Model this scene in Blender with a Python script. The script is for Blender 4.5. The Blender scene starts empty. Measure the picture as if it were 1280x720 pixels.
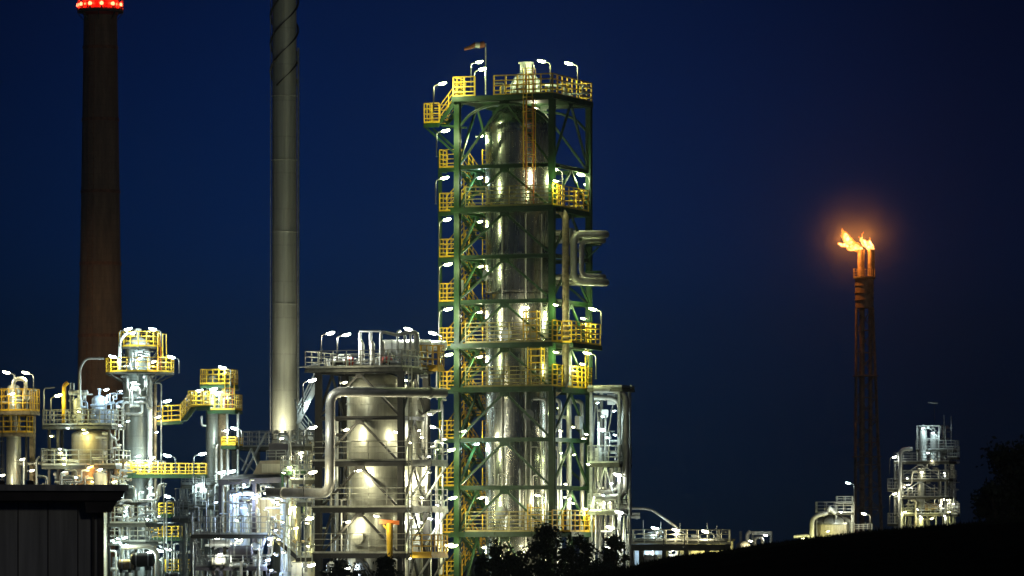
import bpy, math, random
from mathutils import Vector, Matrix
random.seed(7)
SC = bpy.context.scene
COL = SC.collection

# ------------------------------------------------------------------ camera, sky, exposure
F, HZ, CZ = 6000.0, 690.0, 4.0          # focal length in photo pixels, horizon row, camera height
def X(px, Y): return (px - 640.0) * Y / F
def Z(py, Y): return CZ + (HZ - py) * Y / F
def P(px, py, Y): return Vector((X(px, Y), Y, Z(py, Y)))

cam = bpy.data.cameras.new('camera'); cam_o = bpy.data.objects.new('camera', cam); COL.objects.link(cam_o)
cam_o.location = (0, 0, CZ); cam_o.rotation_euler = (math.radians(90), 0, 0)
cam.sensor_width = 36; cam.lens = F / 1280 * 36; cam.shift_y = (HZ - 360) / 1280
cam.clip_start = 1; cam.clip_end = 9000
SC.camera = cam_o

SUN_EL, SUN_ROT = math.radians(-3), math.radians(150)
world = bpy.data.worlds.new('World'); SC.world = world; world.use_nodes = True
wn, wl = world.node_tree.nodes, world.node_tree.links
bg = wn['Background']
sky = wn.new('ShaderNodeTexSky'); sky.sky_type = 'NISHITA'; sky.sun_disc = False
sky.sun_elevation = SUN_EL; sky.sun_rotation = SUN_ROT
# night air: the last deep blue of dusk, deeper towards the horizon and, as a painted vignette, towards both sides
tc = wn.new('ShaderNodeTexCoord'); sp = wn.new('ShaderNodeSeparateXYZ')
wl.new(tc.outputs['Generated'], sp.inputs[0])
def world_ramp(sock, lo, hi, stops):
    mr = wn.new('ShaderNodeMapRange'); mr.inputs['From Min'].default_value = lo; mr.inputs['From Max'].default_value = hi
    wl.new(sock, mr.inputs['Value'])
    cr = wn.new('ShaderNodeValToRGB'); cr.color_ramp.interpolation = 'B_SPLINE'
    e = cr.color_ramp.elements
    while len(e) < len(stops): e.new(0.5)
    for el, (t, c) in zip(e, stops):
        el.position = (t - lo) / (hi - lo); el.color = (*c, 1)
    wl.new(mr.outputs[0], cr.inputs[0])
    return cr.outputs[0]
elev = world_ramp(sp.outputs['Z'], 0.0, 0.25, [(0, (.0002, .0062, .018)), (.014, (.0002, .0070, .0225)), (.048, (.0003, .0098, .041)),
    (.066, (.0004, .0116, .060)), (.0975, (.0004, .0082, .052)), (.118, (.0003, .0066, .042)), (.25, (.0008, .006, .035))])
side = world_ramp(sp.outputs['X'], -.2, .2, [(-.2, (.35,) * 3), (-.107, (.56,) * 3), (-.065, (.95,) * 3), (-.03, (1.08,) * 3), (.035, (.95,) * 3), (.095, (.27,) * 3), (.2, (.25,) * 3)])
mul = wn.new('ShaderNodeMix'); mul.data_type = 'RGBA'; mul.blend_type = 'MULTIPLY'; mul.inputs[0].default_value = 1
wl.new(elev, mul.inputs[6]); wl.new(side, mul.inputs[7])
dusk = wn.new('ShaderNodeMix'); dusk.data_type = 'RGBA'; dusk.blend_type = 'ADD'; dusk.inputs[0].default_value = 0.004
scl = wn.new('ShaderNodeVectorMath'); scl.operation = 'SCALE'; scl.inputs['Scale'].default_value = 10.0     # against the 0.1 strength
wl.new(mul.outputs[2], scl.inputs[0])
wl.new(scl.outputs[0], dusk.inputs[6]); wl.new(sky.outputs[0], dusk.inputs[7]); wl.new(dusk.outputs[2], bg.inputs[0])
bg.inputs[1].default_value = 0.10

sun = bpy.data.lights.new('sun', 'SUN'); sun.energy = 0.085; sun.angle = math.radians(6); sun.color = (1.0, 0.93, 0.80)
sun_o = bpy.data.objects.new('sun', sun); COL.objects.link(sun_o)
sun_o.rotation_euler = (math.radians(68), 0, math.radians(24))

SC.view_settings.view_transform = 'Standard'; SC.view_settings.look = 'None'
SC.view_settings.exposure = 0.0; SC.view_settings.gamma = 1.0; SC.view_settings.use_curve_mapping = False
cy = SC.cycles
cy.use_denoising = True; cy.max_bounces = 5; cy.diffuse_bounces = 2; cy.glossy_bounces = 3
cy.transmission_bounces = 2; cy.transparent_max_bounces = 6; cy.volume_bounces = 0
cy.sample_clamp_indirect = 4; cy.caustics_reflective = False; cy.caustics_refractive = False
try: cy.use_light_tree = True
except Exception: pass

# ------------------------------------------------------------------ materials
MAT = {}
def mat(name, col, rough=0.5, metal=0.0, var=0.25, scale=1.2, streak=0.0, bump=0.0, spec=0.5, col2=None):
    m = bpy.data.materials.new(name); m.use_nodes = True
    n, l = m.node_tree.nodes, m.node_tree.links
    b = n['Principled BSDF']
    t = n.new('ShaderNodeTexCoord')
    nz = n.new('ShaderNodeTexNoise'); nz.inputs['Scale'].default_value = scale; nz.inputs['Detail'].default_value = 6
    nz.inputs['Roughness'].default_value = 0.65
    mp = n.new('ShaderNodeMapping')
    if streak: mp.inputs['Scale'].default_value = (1 + streak * 3, 1 + streak * 3, 1.0 / (1 + streak * 3))
    l.new(t.outputs['Object'], mp.inputs[0]); l.new(mp.outputs[0], nz.inputs[0])
    mx = n.new('ShaderNodeMix'); mx.data_type = 'RGBA'
    c2 = col2 or [c * (1 - var * 1.4) for c in col]
    mx.inputs[6].default_value = (*[min(1, c * (1 + var * 0.4)) for c in col], 1)
    mx.inputs[7].default_value = (*c2, 1)
    mr = n.new('ShaderNodeMapRange'); mr.inputs[1].default_value = 0.35; mr.inputs[2].default_value = 0.7
    l.new(nz.outputs[0], mr.inputs[0]); l.new(mr.outputs[0], mx.inputs[0])
    l.new(mx.outputs[2], b.inputs['Base Color'])
    r2 = n.new('ShaderNodeMapRange'); r2.inputs[3].default_value = max(0.05, rough - 0.1); r2.inputs[4].default_value = min(1, rough + 0.15)
    l.new(nz.outputs[0], r2.inputs[0]); l.new(r2.outputs[0], b.inputs['Roughness'])
    b.inputs['Metallic'].default_value = metal
    b.inputs['Specular IOR Level'].default_value = spec
    if bump:
        bp = n.new('ShaderNodeBump'); bp.inputs['Strength'].default_value = bump; bp.inputs['Distance'].default_value = 0.05
        l.new(nz.outputs[0], bp.inputs['Height']); l.new(bp.outputs[0], b.inputs['Normal'])
    MAT[name] = m
    return m

def seams(m, dz, ncirc, strength=0.5, dark=0.45, rad=1.0):
    """sheet cladding: ring seams every dz metres, upright seams staggered row by row round the object's own axis"""
    n, l = m.node_tree.nodes, m.node_tree.links
    b = n['Principled BSDF']
    t = n.new('ShaderNodeTexCoord'); s = n.new('ShaderNodeSeparateXYZ'); l.new(t.outputs['Object'], s.inputs[0])
    at = n.new('ShaderNodeMath'); at.operation = 'ARCTAN2'; l.new(s.outputs['Y'], at.inputs[0]); l.new(s.outputs['X'], at.inputs[1])
    mu = n.new('ShaderNodeMath'); mu.operation = 'MULTIPLY'; mu.inputs[1].default_value = ncirc / (2 * math.pi); l.new(at.outputs[0], mu.inputs[0])
    mz = n.new('ShaderNodeMath'); mz.operation = 'MULTIPLY'; mz.inputs[1].default_value = 1.0 / dz; l.new(s.outputs['Z'], mz.inputs[0])
    cb = n.new('ShaderNodeCombineXYZ'); l.new(mu.outputs[0], cb.inputs[0]); l.new(mz.outputs[0], cb.inputs[1])
    br = n.new('ShaderNodeTexBrick'); br.inputs['Scale'].default_value = 1; br.inputs['Mortar Size'].default_value = 0.025
    br.inputs['Brick Width'].default_value = 1; br.inputs['Row Height'].default_value = 1; br.inputs['Mortar Smooth'].default_value = 0.3
    br.inputs['Color1'].default_value = (1, 1, 1, 1); br.inputs['Color2'].default_value = (0.82, 0.82, 0.82, 1)
    br.inputs['Mortar'].default_value = (dark, dark, dark, 1)
    l.new(cb.outputs[0], br.inputs['Vector'])
    old = b.inputs['Base Color'].links[0].from_socket
    mx = n.new('ShaderNodeMix'); mx.data_type = 'RGBA'; mx.blend_type = 'MULTIPLY'; mx.inputs[0].default_value = strength
    l.new(old, mx.inputs[6]); l.new(br.outputs[0], mx.inputs[7]); l.new(mx.outputs[2], b.inputs['Base Color'])
    bp = n.new('ShaderNodeBump'); bp.inputs['Strength'].default_value = 0.35; bp.inputs['Distance'].default_value = 0.03
    dn = n.new('ShaderNodeTexNoise'); dn.inputs['Scale'].default_value = 1.1; dn.inputs['Detail'].default_value = 3
    l.new(t.outputs['Object'], dn.inputs[0])
    ad = n.new('ShaderNodeMath'); ad.operation = 'MULTIPLY_ADD'; ad.inputs[1].default_value = 2.2
    l.new(dn.outputs[0], ad.inputs[0]); l.new(br.outputs[0], ad.inputs[2])
    l.new(ad.outputs[0], bp.inputs['Height']); l.new(bp.outputs[0], b.inputs['Normal'])

def glow(name, col, strength):
    m = bpy.data.materials.new(name); m.use_nodes = True
    n, l = m.node_tree.nodes, m.node_tree.links
    n.clear()
    e = n.new('ShaderNodeEmission'); e.inputs[0].default_value = (*col, 1); e.inputs[1].default_value = strength
    o = n.new('ShaderNodeOutputMaterial'); l.new(e.outputs[0], o.inputs[0])
    m.cycles.emission_sampling = 'NONE'
    MAT[name] = m
    return m

mat('green_paint', (0.015, 0.054, 0.013), 0.5, 0, 0.35, 2.0)
mat('dark_steel', (0.02, 0.018, 0.014), 0.55, 0.2, 0.4, 2.0)
mat('yellow_paint', (0.72, 0.46, 0.02), 0.5, 0, 0.3, 1.6, col2=(0.50, 0.27, 0.02))
mat('grey_rail', (0.42, 0.42, 0.34), 0.5, 0.2, 0.3, 2.5)
mat('olive_rail', (0.50, 0.42, 0.15), 0.5, 0.1, 0.35, 2.0)
mat('galvanised', (0.42, 0.44, 0.43), 0.42, 0.65, 0.3, 2.2)
mat('deck_grating', (0.10, 0.10, 0.08), 0.7, 0.3, 0.4, 3.0)
mat('stainless', (0.50, 0.50, 0.45), 0.24, 0.95, 0.3, 0.7, 1.0); seams(MAT['stainless'], 1.45, 9, 0.5)
mat('cream_cladding', (0.47, 0.47, 0.39), 0.36, 0.65, 0.22, 0.8, 1.0); seams(MAT['cream_cladding'], 1.15, 12, 0.4)
mat('grey_cladding', (0.34, 0.37, 0.34), 0.4, 0.6, 0.3, 0.8, 1.0); seams(MAT['grey_cladding'], 1.3, 5, 0.45)
mat('tan_cladding', (0.30, 0.25, 0.16), 0.5, 0.3, 0.35, 0.9, 1.0); seams(MAT['tan_cladding'], 1.0, 9, 0.5)
mat('stack_steel', (0.42, 0.43, 0.38), 0.5, 0.35, 0.2, 0.5, 1.5); seams(MAT['stack_steel'], 2.6, 2, 0.35, 0.6)
mat('pipe_lagging', (0.55, 0.54, 0.49), 0.48, 0.6, 0.3, 1.0)
mat('white_pipe', (0.66, 0.68, 0.66), 0.42, 0.25, 0.22, 1.5)
mat('brown_pipe', (0.32, 0.25, 0.15), 0.6, 0.3, 0.5, 3.0)
mat('rusty', (0.22, 0.09, 0.04), 0.8, 0.1, 0.5, 3.0)
mat('red_paint', (0.45, 0.05, 0.03), 0.5, 0, 0.3, 3.0)
mat('orange_paint', (0.62, 0.16, 0.02), 0.5, 0, 0.3, 3.0)
mat('cream_wall', (0.62, 0.58, 0.44), 0.7, 0, 0.2, 1.2, 1.0)
mat('blue_white', (0.50, 0.59, 0.76), 0.5, 0.1, 0.2, 1.2, 0.8)
mat('canopy_metal', (0.12, 0.11, 0.135), 0.5, 0.3, 0.3, 1.0)
mat('tan_metal', (0.36, 0.31, 0.22), 0.6, 0.1, 0.3, 1.2)
mat('lamp_metal', (0.17, 0.175, 0.17), 0.45, 0.5, 0.2, 3.0)
mat('warehouse_panel', (0.48, 0.49, 0.46), 0.75, 0, 0.35, 0.5, 1.2)
mat('roof_felt', (0.09, 0.08, 0.08), 0.8, 0, 0.35, 0.9)
mat('ground_soil', (0.010, 0.011, 0.007), 1.0, 0, 0.5, 0.25, spec=0.0)
mat('grass_blade', (0.02, 0.026, 0.012), 0.9, 0, 0.4, 0.8, spec=0.1)
mat('leaf', (0.05, 0.07, 0.03), 0.6, 0, 0.5, 0.7)
mat('dark_leaf', (0.03, 0.045, 0.025), 0.7, 0, 0.5, 0.7)
mat('bark', (0.07, 0.055, 0.04), 0.9, 0, 0.4, 3.0)
mat('flare_steel', (0.26, 0.19, 0.14), 0.6, 0.4, 0.5, 1.5)
mat('sock_red', (0.28, 0.09, 0.05), 0.8, 0, 0.2, 3.0)
mat('brick', (0.20, 0.125, 0.075), 0.9, 0, 0.3, 0.8, 0.6)
def brickify(m):
    n, l = m.node_tree.nodes, m.node_tree.links
    seams(m, 0.5, 24, 0.55, 0.35)
brickify(MAT['brick'])
mat('red_band', (0.55, 0.05, 0.03), 0.7, 0, 0.25, 1.0)

LC = {'w': (1.0, 0.94, 0.62), 'c': (0.74, 0.97, 0.98), 'y': (1.0, 0.94, 0.36), 'n': (0.97, 1.0, 0.84),
      'g': (0.86, 1.0, 0.48), 'a': (1.0, 0.72, 0.36), 'b': (0.56, 0.74, 1.0), 'r': (1.0, 0.05, 0.02), 'o': (1.0, 0.32, 0.05)}
for k, c in LC.items():
    glow('lens_' + k, c, 30 if k != 'r' else 22)

# ------------------------------------------------------------------ mesh toolkit
ORG = {}
class Frame:
    """a plant grid: origin at photo column px and distance Y, turned by th degrees about the vertical"""
    def __init__(s, px, Y, th=22.0):
        s.o = Vector((X(px, Y), Y, 0)); a = math.radians(th)
        s.c, s.s = math.cos(a), math.sin(a)
    def w(s, u, v, z):
        return Vector((s.o.x + u * s.c + v * s.s, s.o.y - u * s.s + v * s.c, z))

class MB:
    def __init__(s): s.v, s.f = [], []
    def hexa(s, p):
        k = len(s.v); s.v += [tuple(q) for q in p]
        for f in ((0, 3, 2, 1), (4, 5, 6, 7), (0, 1, 5, 4), (1, 2, 6, 5), (2, 3, 7, 6), (3, 0, 4, 7)):
            s.f.append(tuple(k + i for i in f))
        return s
    def fbox(s, fr, u0, u1, v0, v1, z0, z1):
        return s.hexa([fr.w(u0, v0, z0), fr.w(u1, v0, z0), fr.w(u1, v1, z0), fr.w(u0, v1, z0),
                       fr.w(u0, v0, z1), fr.w(u1, v0, z1), fr.w(u1, v1, z1), fr.w(u0, v1, z1)])
    def box(s, c, sx, sy, sz):
        x, y, z = c
        a, b, d = sx / 2, sy / 2, sz / 2
        return s.hexa([(x - a, y - b, z - d), (x + a, y - b, z - d), (x + a, y + b, z - d), (x - a, y + b, z - d),
                       (x - a, y - b, z + d), (x + a, y - b, z + d), (x + a, y + b, z + d), (x - a, y + b, z + d)])
    def bar(s, p, q, w, h=None):
        h = h or w; p, q = Vector(p), Vector(q); d = q - p
        if d.length < 1e-5: return s
        d.normalize()
        ref = Vector((0, 0, 1)) if abs(d.z) < 0.95 else Vector((0.93, -0.37, 0))
        a = d.cross(ref).normalized() * (w / 2); b = a.cross(d).normalized() * (h / 2)
        return s.hexa([p - a - b, p + a - b, p + a + b, p - a + b, q - a - b, q + a - b, q + a + b, q - a + b])
    def ibeam(s, p, q, w, h):
        """an I-section: two flanges and a web"""
        p, q = Vector(p), Vector(q); d = (q - p).normalized()
        ref = Vector((0, 0, 1)) if abs(d.z) < 0.95 else Vector((0.37, 0.93, 0))
        a = d.cross(ref).normalized(); b = a.cross(d).normalized()
        t = h * 0.12
        for sg in (-1, 1):
            o = b * (sg * (h / 2 - t / 2)); s._ob(p + o, q + o, a * w / 2, b * t / 2)
        s._ob(p, q, a * w * 0.09, b * (h / 2 - t))
        return s
    def _ob(s, p, q, a, b):
        s.hexa([p - a - b, p + a - b, p + a + b, p - a + b, q - a - b, q + a - b, q + a + b, q - a + b])
    def tube(s, pts, r, n=10, bend=0.0, caps=True):
        pts = [Vector(p) for p in pts]
        if bend and len(pts) > 2:
            out = [pts[0]]
            for i in range(1, len(pts) - 1):
                a, b, c = pts[i - 1], pts[i], pts[i + 1]
                d1 = min(bend, (a - b).length * 0.48); d2 = min(bend, (c - b).length * 0.48); d = min(d1, d2)
                s0 = b + (a - b).normalized() * d; s1 = b + (c - b).normalized() * d
                for t in (0, .17, .33, .5, .67, .83, 1):
                    out.append(s0 * (1 - t) ** 2 + b * (2 * t * (1 - t)) + s1 * t * t)
            out.append(pts[-1]); pts = out
        rr = r if isinstance(r, (list, tuple)) else [r] * len(pts)
        k0 = len(s.v); nrm = None
        for i, p in enumerate(pts):
            d = (pts[min(i + 1, len(pts) - 1)] - pts[max(i - 1, 0)])
            d.normalize()
            if nrm is None:
                ref = Vector((0, 0, 1)) if abs(d.z) < 0.9 else Vector((1, 0, 0))
                nrm = d.cross(ref).normalized()
            else:
                nrm = (nrm - d * nrm.dot(d)).normalized()
            bn = d.cross(nrm)
            for j in range(n):
                a = 2 * math.pi * j / n
                s.v.append(tuple(p + (nrm * math.cos(a) + bn * math.sin(a)) * rr[i]))
        for i in range(len(pts) - 1):
            for j in range(n):
                a, b = k0 + i * n + j, k0 + i * n + (j + 1) % n
                s.f.append((a, b, b + n, a + n))
        if caps:
            s.f.append(tuple(k0 + j for j in range(n - 1, -1, -1)))
            e = k0 + (len(pts) - 1) * n
            s.f.append(tuple(e + j for j in range(n)))
        return s
    def lathe(s, c, prof, n=32, caps=True):
        k0 = len(s.v); cx, cy_, cz = c
        for r, z in prof:
            for j in range(n):
                a = 2 * math.pi * j / n
                s.v.append((cx + r * math.cos(a), cy_ + r * math.sin(a), cz + z))
        for i in range(len(prof) - 1):
            for j in range(n):
                a, b = k0 + i * n + j, k0 + i * n + (j + 1) % n
                s.f.append((a, b, b + n, a + n))
        if caps:
            s.f.append(tuple(k0 + j for j in range(n - 1, -1, -1)))
            e = k0 + (len(prof) - 1) * n
            s.f.append(tuple(e + j for j in range(n)))
        return s
    def ell(s, c, rx, ry, rz, n=12, m=8, rot=None):
        k0 = len(s.v); c = Vector(c)
        for i in range(1, m):
            t = math.pi * i / m
            for j in range(n):
                a = 2 * math.pi * j / n
                p = Vector((rx * math.sin(t) * math.cos(a), ry * math.sin(t) * math.sin(a), -rz * math.cos(t)))
                if rot: p = rot @ p
                s.v.append(tuple(c + p))
        lo, hi = Vector((0, 0, -rz)), Vector((0, 0, rz))
        if rot: lo, hi = rot @ lo, rot @ hi
        s.v += [tuple(c + lo), tuple(c + hi)]
        L, H = len(s.v) - 2, len(s.v) - 1
        for i in range(m - 2):
            for j in range(n):
                a, b = k0 + i * n + j, k0 + i * n + (j + 1) % n
                s.f.append((a, b, b + n, a + n))
        for j in range(n):
            s.f.append((L, k0 + (j + 1) % n, k0 + j))
            e = k0 + (m - 2) * n
            s.f.append((H, e + j, e + (j + 1) % n))
        return s
    def rail(s, pts, h=1.1, closed=False, sp=1.25, w=0.055, rails=(1.0, 0.68, 0.36), toe=0.12):
        pts = [Vector(p) for p in pts]
        if closed: pts = pts + [pts[0]]
        up = Vector((0, 0, 1))
        for i in range(len(pts) - 1):
            a, b = pts[i], pts[i + 1]; L = (b - a).length
            k = max(1, int(round(L / sp)))
            for j in range(k + (1 if i == len(pts) - 2 and not closed else 0)):
                p = a.lerp(b, j / k)
                s.bar(p, p + up * h, w)
            for f in rails:
                s.bar(a + up * (h * f), b + up * (h * f), w * 0.85)
            if toe: s.bar(a + up * toe / 2, b + up * toe / 2, 0.025, toe)
        return s
    def build(s, name, m, parent=None, smooth=True):
        me = bpy.data.meshes.new(name)
        o0 = ORG.get(parent.name, Vector((0, 0, 0))) if parent else Vector((0, 0, 0))
        vs = s.v if o0.length == 0 else [(a - o0.x, b - o0.y, c - o0.z) for a, b, c in s.v]
        me.from_pydata(vs, [], s.f); me.update()
        if smooth:
            me.shade_smooth()
            try: me.set_sharp_from_angle(angle=math.radians(38))
            except Exception: pass
        me.materials.append(MAT[m] if isinstance(m, str) else m)
        o = bpy.data.objects.new(name, me); COL.objects.link(o)
        if parent:
            o.parent = parent; ORG[o.name] = o0
        return o

def tag(o, label, cat, group=None):
    o['label'] = label; o['category'] = cat; o['kind'] = 'thing'
    if group: o['group'] = group
    return o
def thing(name, label, cat, loc=(0, 0, 0), group=None):
    o = bpy.data.objects.new(name, None); COL.objects.link(o)
    o.location = loc; o.empty_display_size = 0.3
    ORG[o.name] = Vector(loc)
    return tag(o, label, cat, group)
def set_origin(o, c):
    """move a single-mesh thing's origin to c without moving its shape"""
    c = Vector(c)
    o.data.transform(Matrix.Translation(-c)); o.location = c
    return o
def copy_tree(o, parent=None):
    c = o.copy(); COL.objects.link(c)
    if parent: c.parent = parent
    for ch in list(o.children): copy_tree(ch, c)
    return c

# ------------------------------------------------------------------ the setting: ground, hill
CREST = [(-40, 2.2), (0.5, 2.3), (2.2, 3.0), (3.9, 3.25), (6.0, 3.75), (8.0, 3.97), (9.5, 4.22), (11.5, 4.48), (13.5, 4.70), (16.5, 4.95), (19.2, 5.15), (26, 5.9), (60, 7.5)]
def interp(t, tab):
    if t <= tab[0][0]: return tab[0][1]
    for (a, b), (c, d) in zip(tab, tab[1:]):
        if t <= c: return b + (d - b) * (t - a) / (c - a)
    return tab[-1][1]
def smooth(a, b, t):
    t = max(0, min(1, (t - a) / (b - a))); return t * t * (3 - 2 * t)
def ground_z(x, y):
    c = interp(x * 180 / max(y, 60) if y < 180 else x, CREST)
    if y < 180: return 2.2 + (c - 2.2) * smooth(40, 180, y)
    return c * (1 - smooth(183, 240, y))
ys = [-60, -20, 0, 20, 40, 60, 80, 100, 115, 130, 140, 150, 158, 165, 170, 174, 178, 180, 182, 186, 192, 200, 210, 222, 235, 245, 270, 320, 420, 600, 900, 1600, 2900]
xs = [-1400, -700, -300, -150, -80, -50] + [i * 1.0 for i in range(-40, 61)] + [80, 150, 300, 700, 1400]
g = MB()
for y in ys:
    for x in xs:
        g.v.append((x, y, ground_z(x, y) + (random.uniform(-0.05, 0.05) if 100 < y < 240 else 0)))
W = len(xs)
for j in range(len(ys) - 1):
    for i in range(W - 1):
        a = j * W + i
        g.f.append((a, a + 1, a + 1 + W, a + W))
go = g.build('ground', 'ground_soil'); go['kind'] = 'structure'

gr = MB()
for _ in range(9000):
    x = random.uniform(0.5, 22); y = random.uniform(168, 186)
    z = ground_z(x, y); h = random.uniform(0.04, 0.15) * (1 + 0.8 * (random.random() < 0.08)); a = random.uniform(0, 3.14)
    dx, dy = math.cos(a) * 0.03, math.sin(a) * 0.03; lx, ly = random.uniform(-.12, .12), random.uniform(-.12, .12)
    k = len(gr.v)
    gr.v += [(x - dx, y - dy, z - 0.05), (x + dx, y + dy, z - 0.05), (x + lx, y + ly, z + h)]
    gr.f.append((k, k + 1, k + 2))
o = gr.build('grass', 'grass_blade', smooth=False); o['kind'] = 'stuff'

# ------------------------------------------------------------------ generic builders
def lv(py, Y): return Z(py, Y)

def frame_tower(root, fr, a, b, levels, m, cw=0.4, bw=0.22, brace=0.14, faces=('front', 'right', 'back', 'left'), base=0.0, chev=True, style=None, skip=()):
    """columns, a ring of beams per level and chevron braces: four columns at the corners of a x b (half sizes)"""
    top = levels[0]
    cs = [(-a, -b), (a, -b), (a, b), (-a, b)]
    for i, (u, v) in enumerate(cs):
        MB().ibeam(fr.w(u, v, base), fr.w(u, v, top), cw, cw).build('column', m, root)
    for z in levels:
        mb = MB()
        for i in range(4):
            (u0, v0), (u1, v1) = cs[i], cs[(i + 1) % 4]
            du, dv = (u1 - u0), (v1 - v0); L = math.hypot(du, dv); k = (cw / 2 + 0.003) / L
            mb.ibeam(fr.w(u0 + du * k, v0 + dv * k, z - bw / 2), fr.w(u1 - du * k, v1 - dv * k, z - bw / 2), bw * 0.75, bw)
        mb.build('floor_beams', m, root)
    if brace:
        zz = levels + [base]
        fs = {'front': (0, 1), 'right': (1, 2), 'back': (2, 3), 'left': (3, 0)}
        for name in faces:
            i, j = fs[name]
            for k in range(len(zz) - 1):
                if (name, k) in skip: continue
                t, bt = zz[k] - bw, zz[k + 1]
                if t - bt < 1.2: continue
                A, B = cs[i], cs[j]; Mx, My = (A[0] + B[0]) / 2, (A[1] + B[1]) / 2
                mb = MB()
                for c in (A, B):
                    mb.bar(fr.w(Mx, My, t), fr.w(c[0] * 0.95 + Mx * 0.05, c[1] * 0.95 + My * 0.05, bt + 0.05), brace)
                mb.bar(fr.w(Mx * 1 + (A[0] - Mx) * 0.1, My + (A[1] - My) * 0.1, t - 0.12), fr.w(Mx + (B[0] - Mx) * 0.1, My + (B[1] - My) * 0.1, t - 0.12), 0.06, 0.3)
                mb.build('brace', m, root)

def deck(root, fr, u0, u1, v0, v1, z, rail_m='grey_rail', deck_m='deck_grating', open_sides=(), h=1.1, edge=None, sp=1.25, brackets=0, hole=None):
    """a platform with its edge channel; its railing is a sub-part"""
    mb = MB()
    if hole:
        a0, a1, b0, b1 = hole
        mb.fbox(fr, u0, u1, v0, b0, z - 0.08, z); mb.fbox(fr, u0, u1, b1, v1, z - 0.08, z)
        mb.fbox(fr, u0, a0, b0 + .002, b1 - .002, z - 0.08, z); mb.fbox(fr, a1, u1, b0 + .002, b1 - .002, z - 0.08, z)
    else:
        mb.fbox(fr, u0, u1, v0, v1, z - 0.08, z)
    for (p, q) in (((u0, v0), (u1, v0)), ((u1, v0), (u1, v1)), ((u1, v1), (u0, v1)), ((u0, v1), (u0, v0))):
        mb.bar(fr.w(p[0], p[1], z - 0.17), fr.w(q[0], q[1], z - 0.17), 0.1, 0.18)
    d = mb.build('platform', edge or deck_m, root)
    pts = {'front': ((u0, v0), (u1, v0)), 'right': ((u1, v0), (u1, v1)), 'back': ((u1, v1), (u0, v1)), 'left': ((u0, v1), (u0, v0))}
    r = MB()
    for k, (p, q) in pts.items():
        if k in open_sides: continue
        r.rail([fr.w(p[0], p[1], z), fr.w(q[0], q[1], z)], h=h, sp=sp)
    if r.v: r.build('railing', rail_m, d)
    return d

def ring_deck(root, c, r0, r1, z, rail_m='grey_rail', a0=0, a1=360, n=20, h=1.1):
    """a round platform about a tower's shell, with a railing on its rim"""
    mb = MB(); cx, cy_ = c; full = (a1 - a0) >= 360
    A = [math.radians(a0 + (a1 - a0) * i / n) for i in range(n + (0 if full else 1))]
    for (r, zz) in ((r0, z - 0.12), (r1, z - 0.12), (r1, z), (r0, z)):
        for a in A: mb.v.append((cx + r * math.cos(a), cy_ + r * math.sin(a), zz))
    m = len(A)
    for q in range(4):
        for i in range(m if full else m - 1):
            j = (i + 1) % m
            mb.f.append((q * m + i, q * m + j, ((q + 1) % 4) * m + j, ((q + 1) % 4) * m + i))
    for i in range(0, m, 3):
        a = A[i]
        mb.bar((cx + r1 * 0.98 * math.cos(a), cy_ + r1 * 0.98 * math.sin(a), z - 0.16), (cx + r0 * math.cos(a), cy_ + r0 * math.sin(a), z - 0.8), 0.07)
    d = mb.build('platform', 'deck_grating', root)
    MB().rail([(cx + r1 * .98 * math.cos(a), cy_ + r1 * .98 * math.sin(a), z) for a in A], closed=full, h=h, sp=1.0).build('railing', rail_m, d)
    return d

def stair(root, p, q, width, side, m='green_paint', rail_m='yellow_paint', n=None):
    """a flight from p up to q; side is the unit vector across it"""
    p, q = Vector(p), Vector(q); side = Vector(side).normalized()
    mb = MB()
    for sg in (-1, 1):
        o_ = side * (width / 2 * sg); mb.bar(p + o_, q + o_, 0.06, 0.24)
    n = n or max(3, int((q.z - p.z) / 0.22))
    for i in range(n):
        c = p.lerp(q, (i + 0.5) / n)
        d = (q - p); d.z = 0; d.normalize()
        mb._ob(c - side * (width / 2 - 0.03), c + side * (width / 2 - 0.03), d * 0.12, Vector((0, 0, 0.02)))
    f = mb.build('stair_flight', m, root)
    r = MB()
    for sg in (-1, 1):
        o_ = side * (width / 2 * sg); r.rail([p + o_, q + o_], h=1.05, sp=0.9, toe=0)
    r.build('handrail', rail_m, f)
    return f

def ladder(root, p, h, face, cage=True, m='grey_rail', cage_m=None, w=0.5):
    """a ladder standing at p, h high, whose climbing side looks along face; the hooped cage is a sub-part"""
    p = Vector(p); f = Vector(face).normalized(); s_ = Vector((-f.y, f.x, 0)); up = Vector((0, 0, 1))
    mb = MB()
    for sg in (-1, 1): mb.bar(p + s_ * (w / 2 * sg), p + s_ * (w / 2 * sg) + up * h, 0.06)
    k = int(h / 0.3)
    for i in range(1, k): mb.bar(p + up * (i * 0.3) - s_ * w / 2, p + up * (i * 0.3) + s_ * w / 2, 0.03)
    l = mb.build('ladder', m, root)
    if cage:
        c = MB(); R = 0.4
        zs = [2.2 + 0.9 * i for i in range(int((h - 2.2) / 0.9) + 1)] if h > 3.2 else [h * .4, h]
        angs = [math.radians(-100 + 200 * i / 8) for i in range(9)]
        ring = [s_ * (R * math.sin(a)) + f * (R * math.cos(a) + 0.1) for a in angs]
        for z in zs:
            for a, b in zip(ring, ring[1:]): c.bar(p + a + up * z, p + b + up * z, 0.04)
        for a in ring[::2]: c.bar(p + a + up * zs[0], p + a + up * zs[-1], 0.04)
        c.build('cage', cage_m or m, l)
    return l

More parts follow.
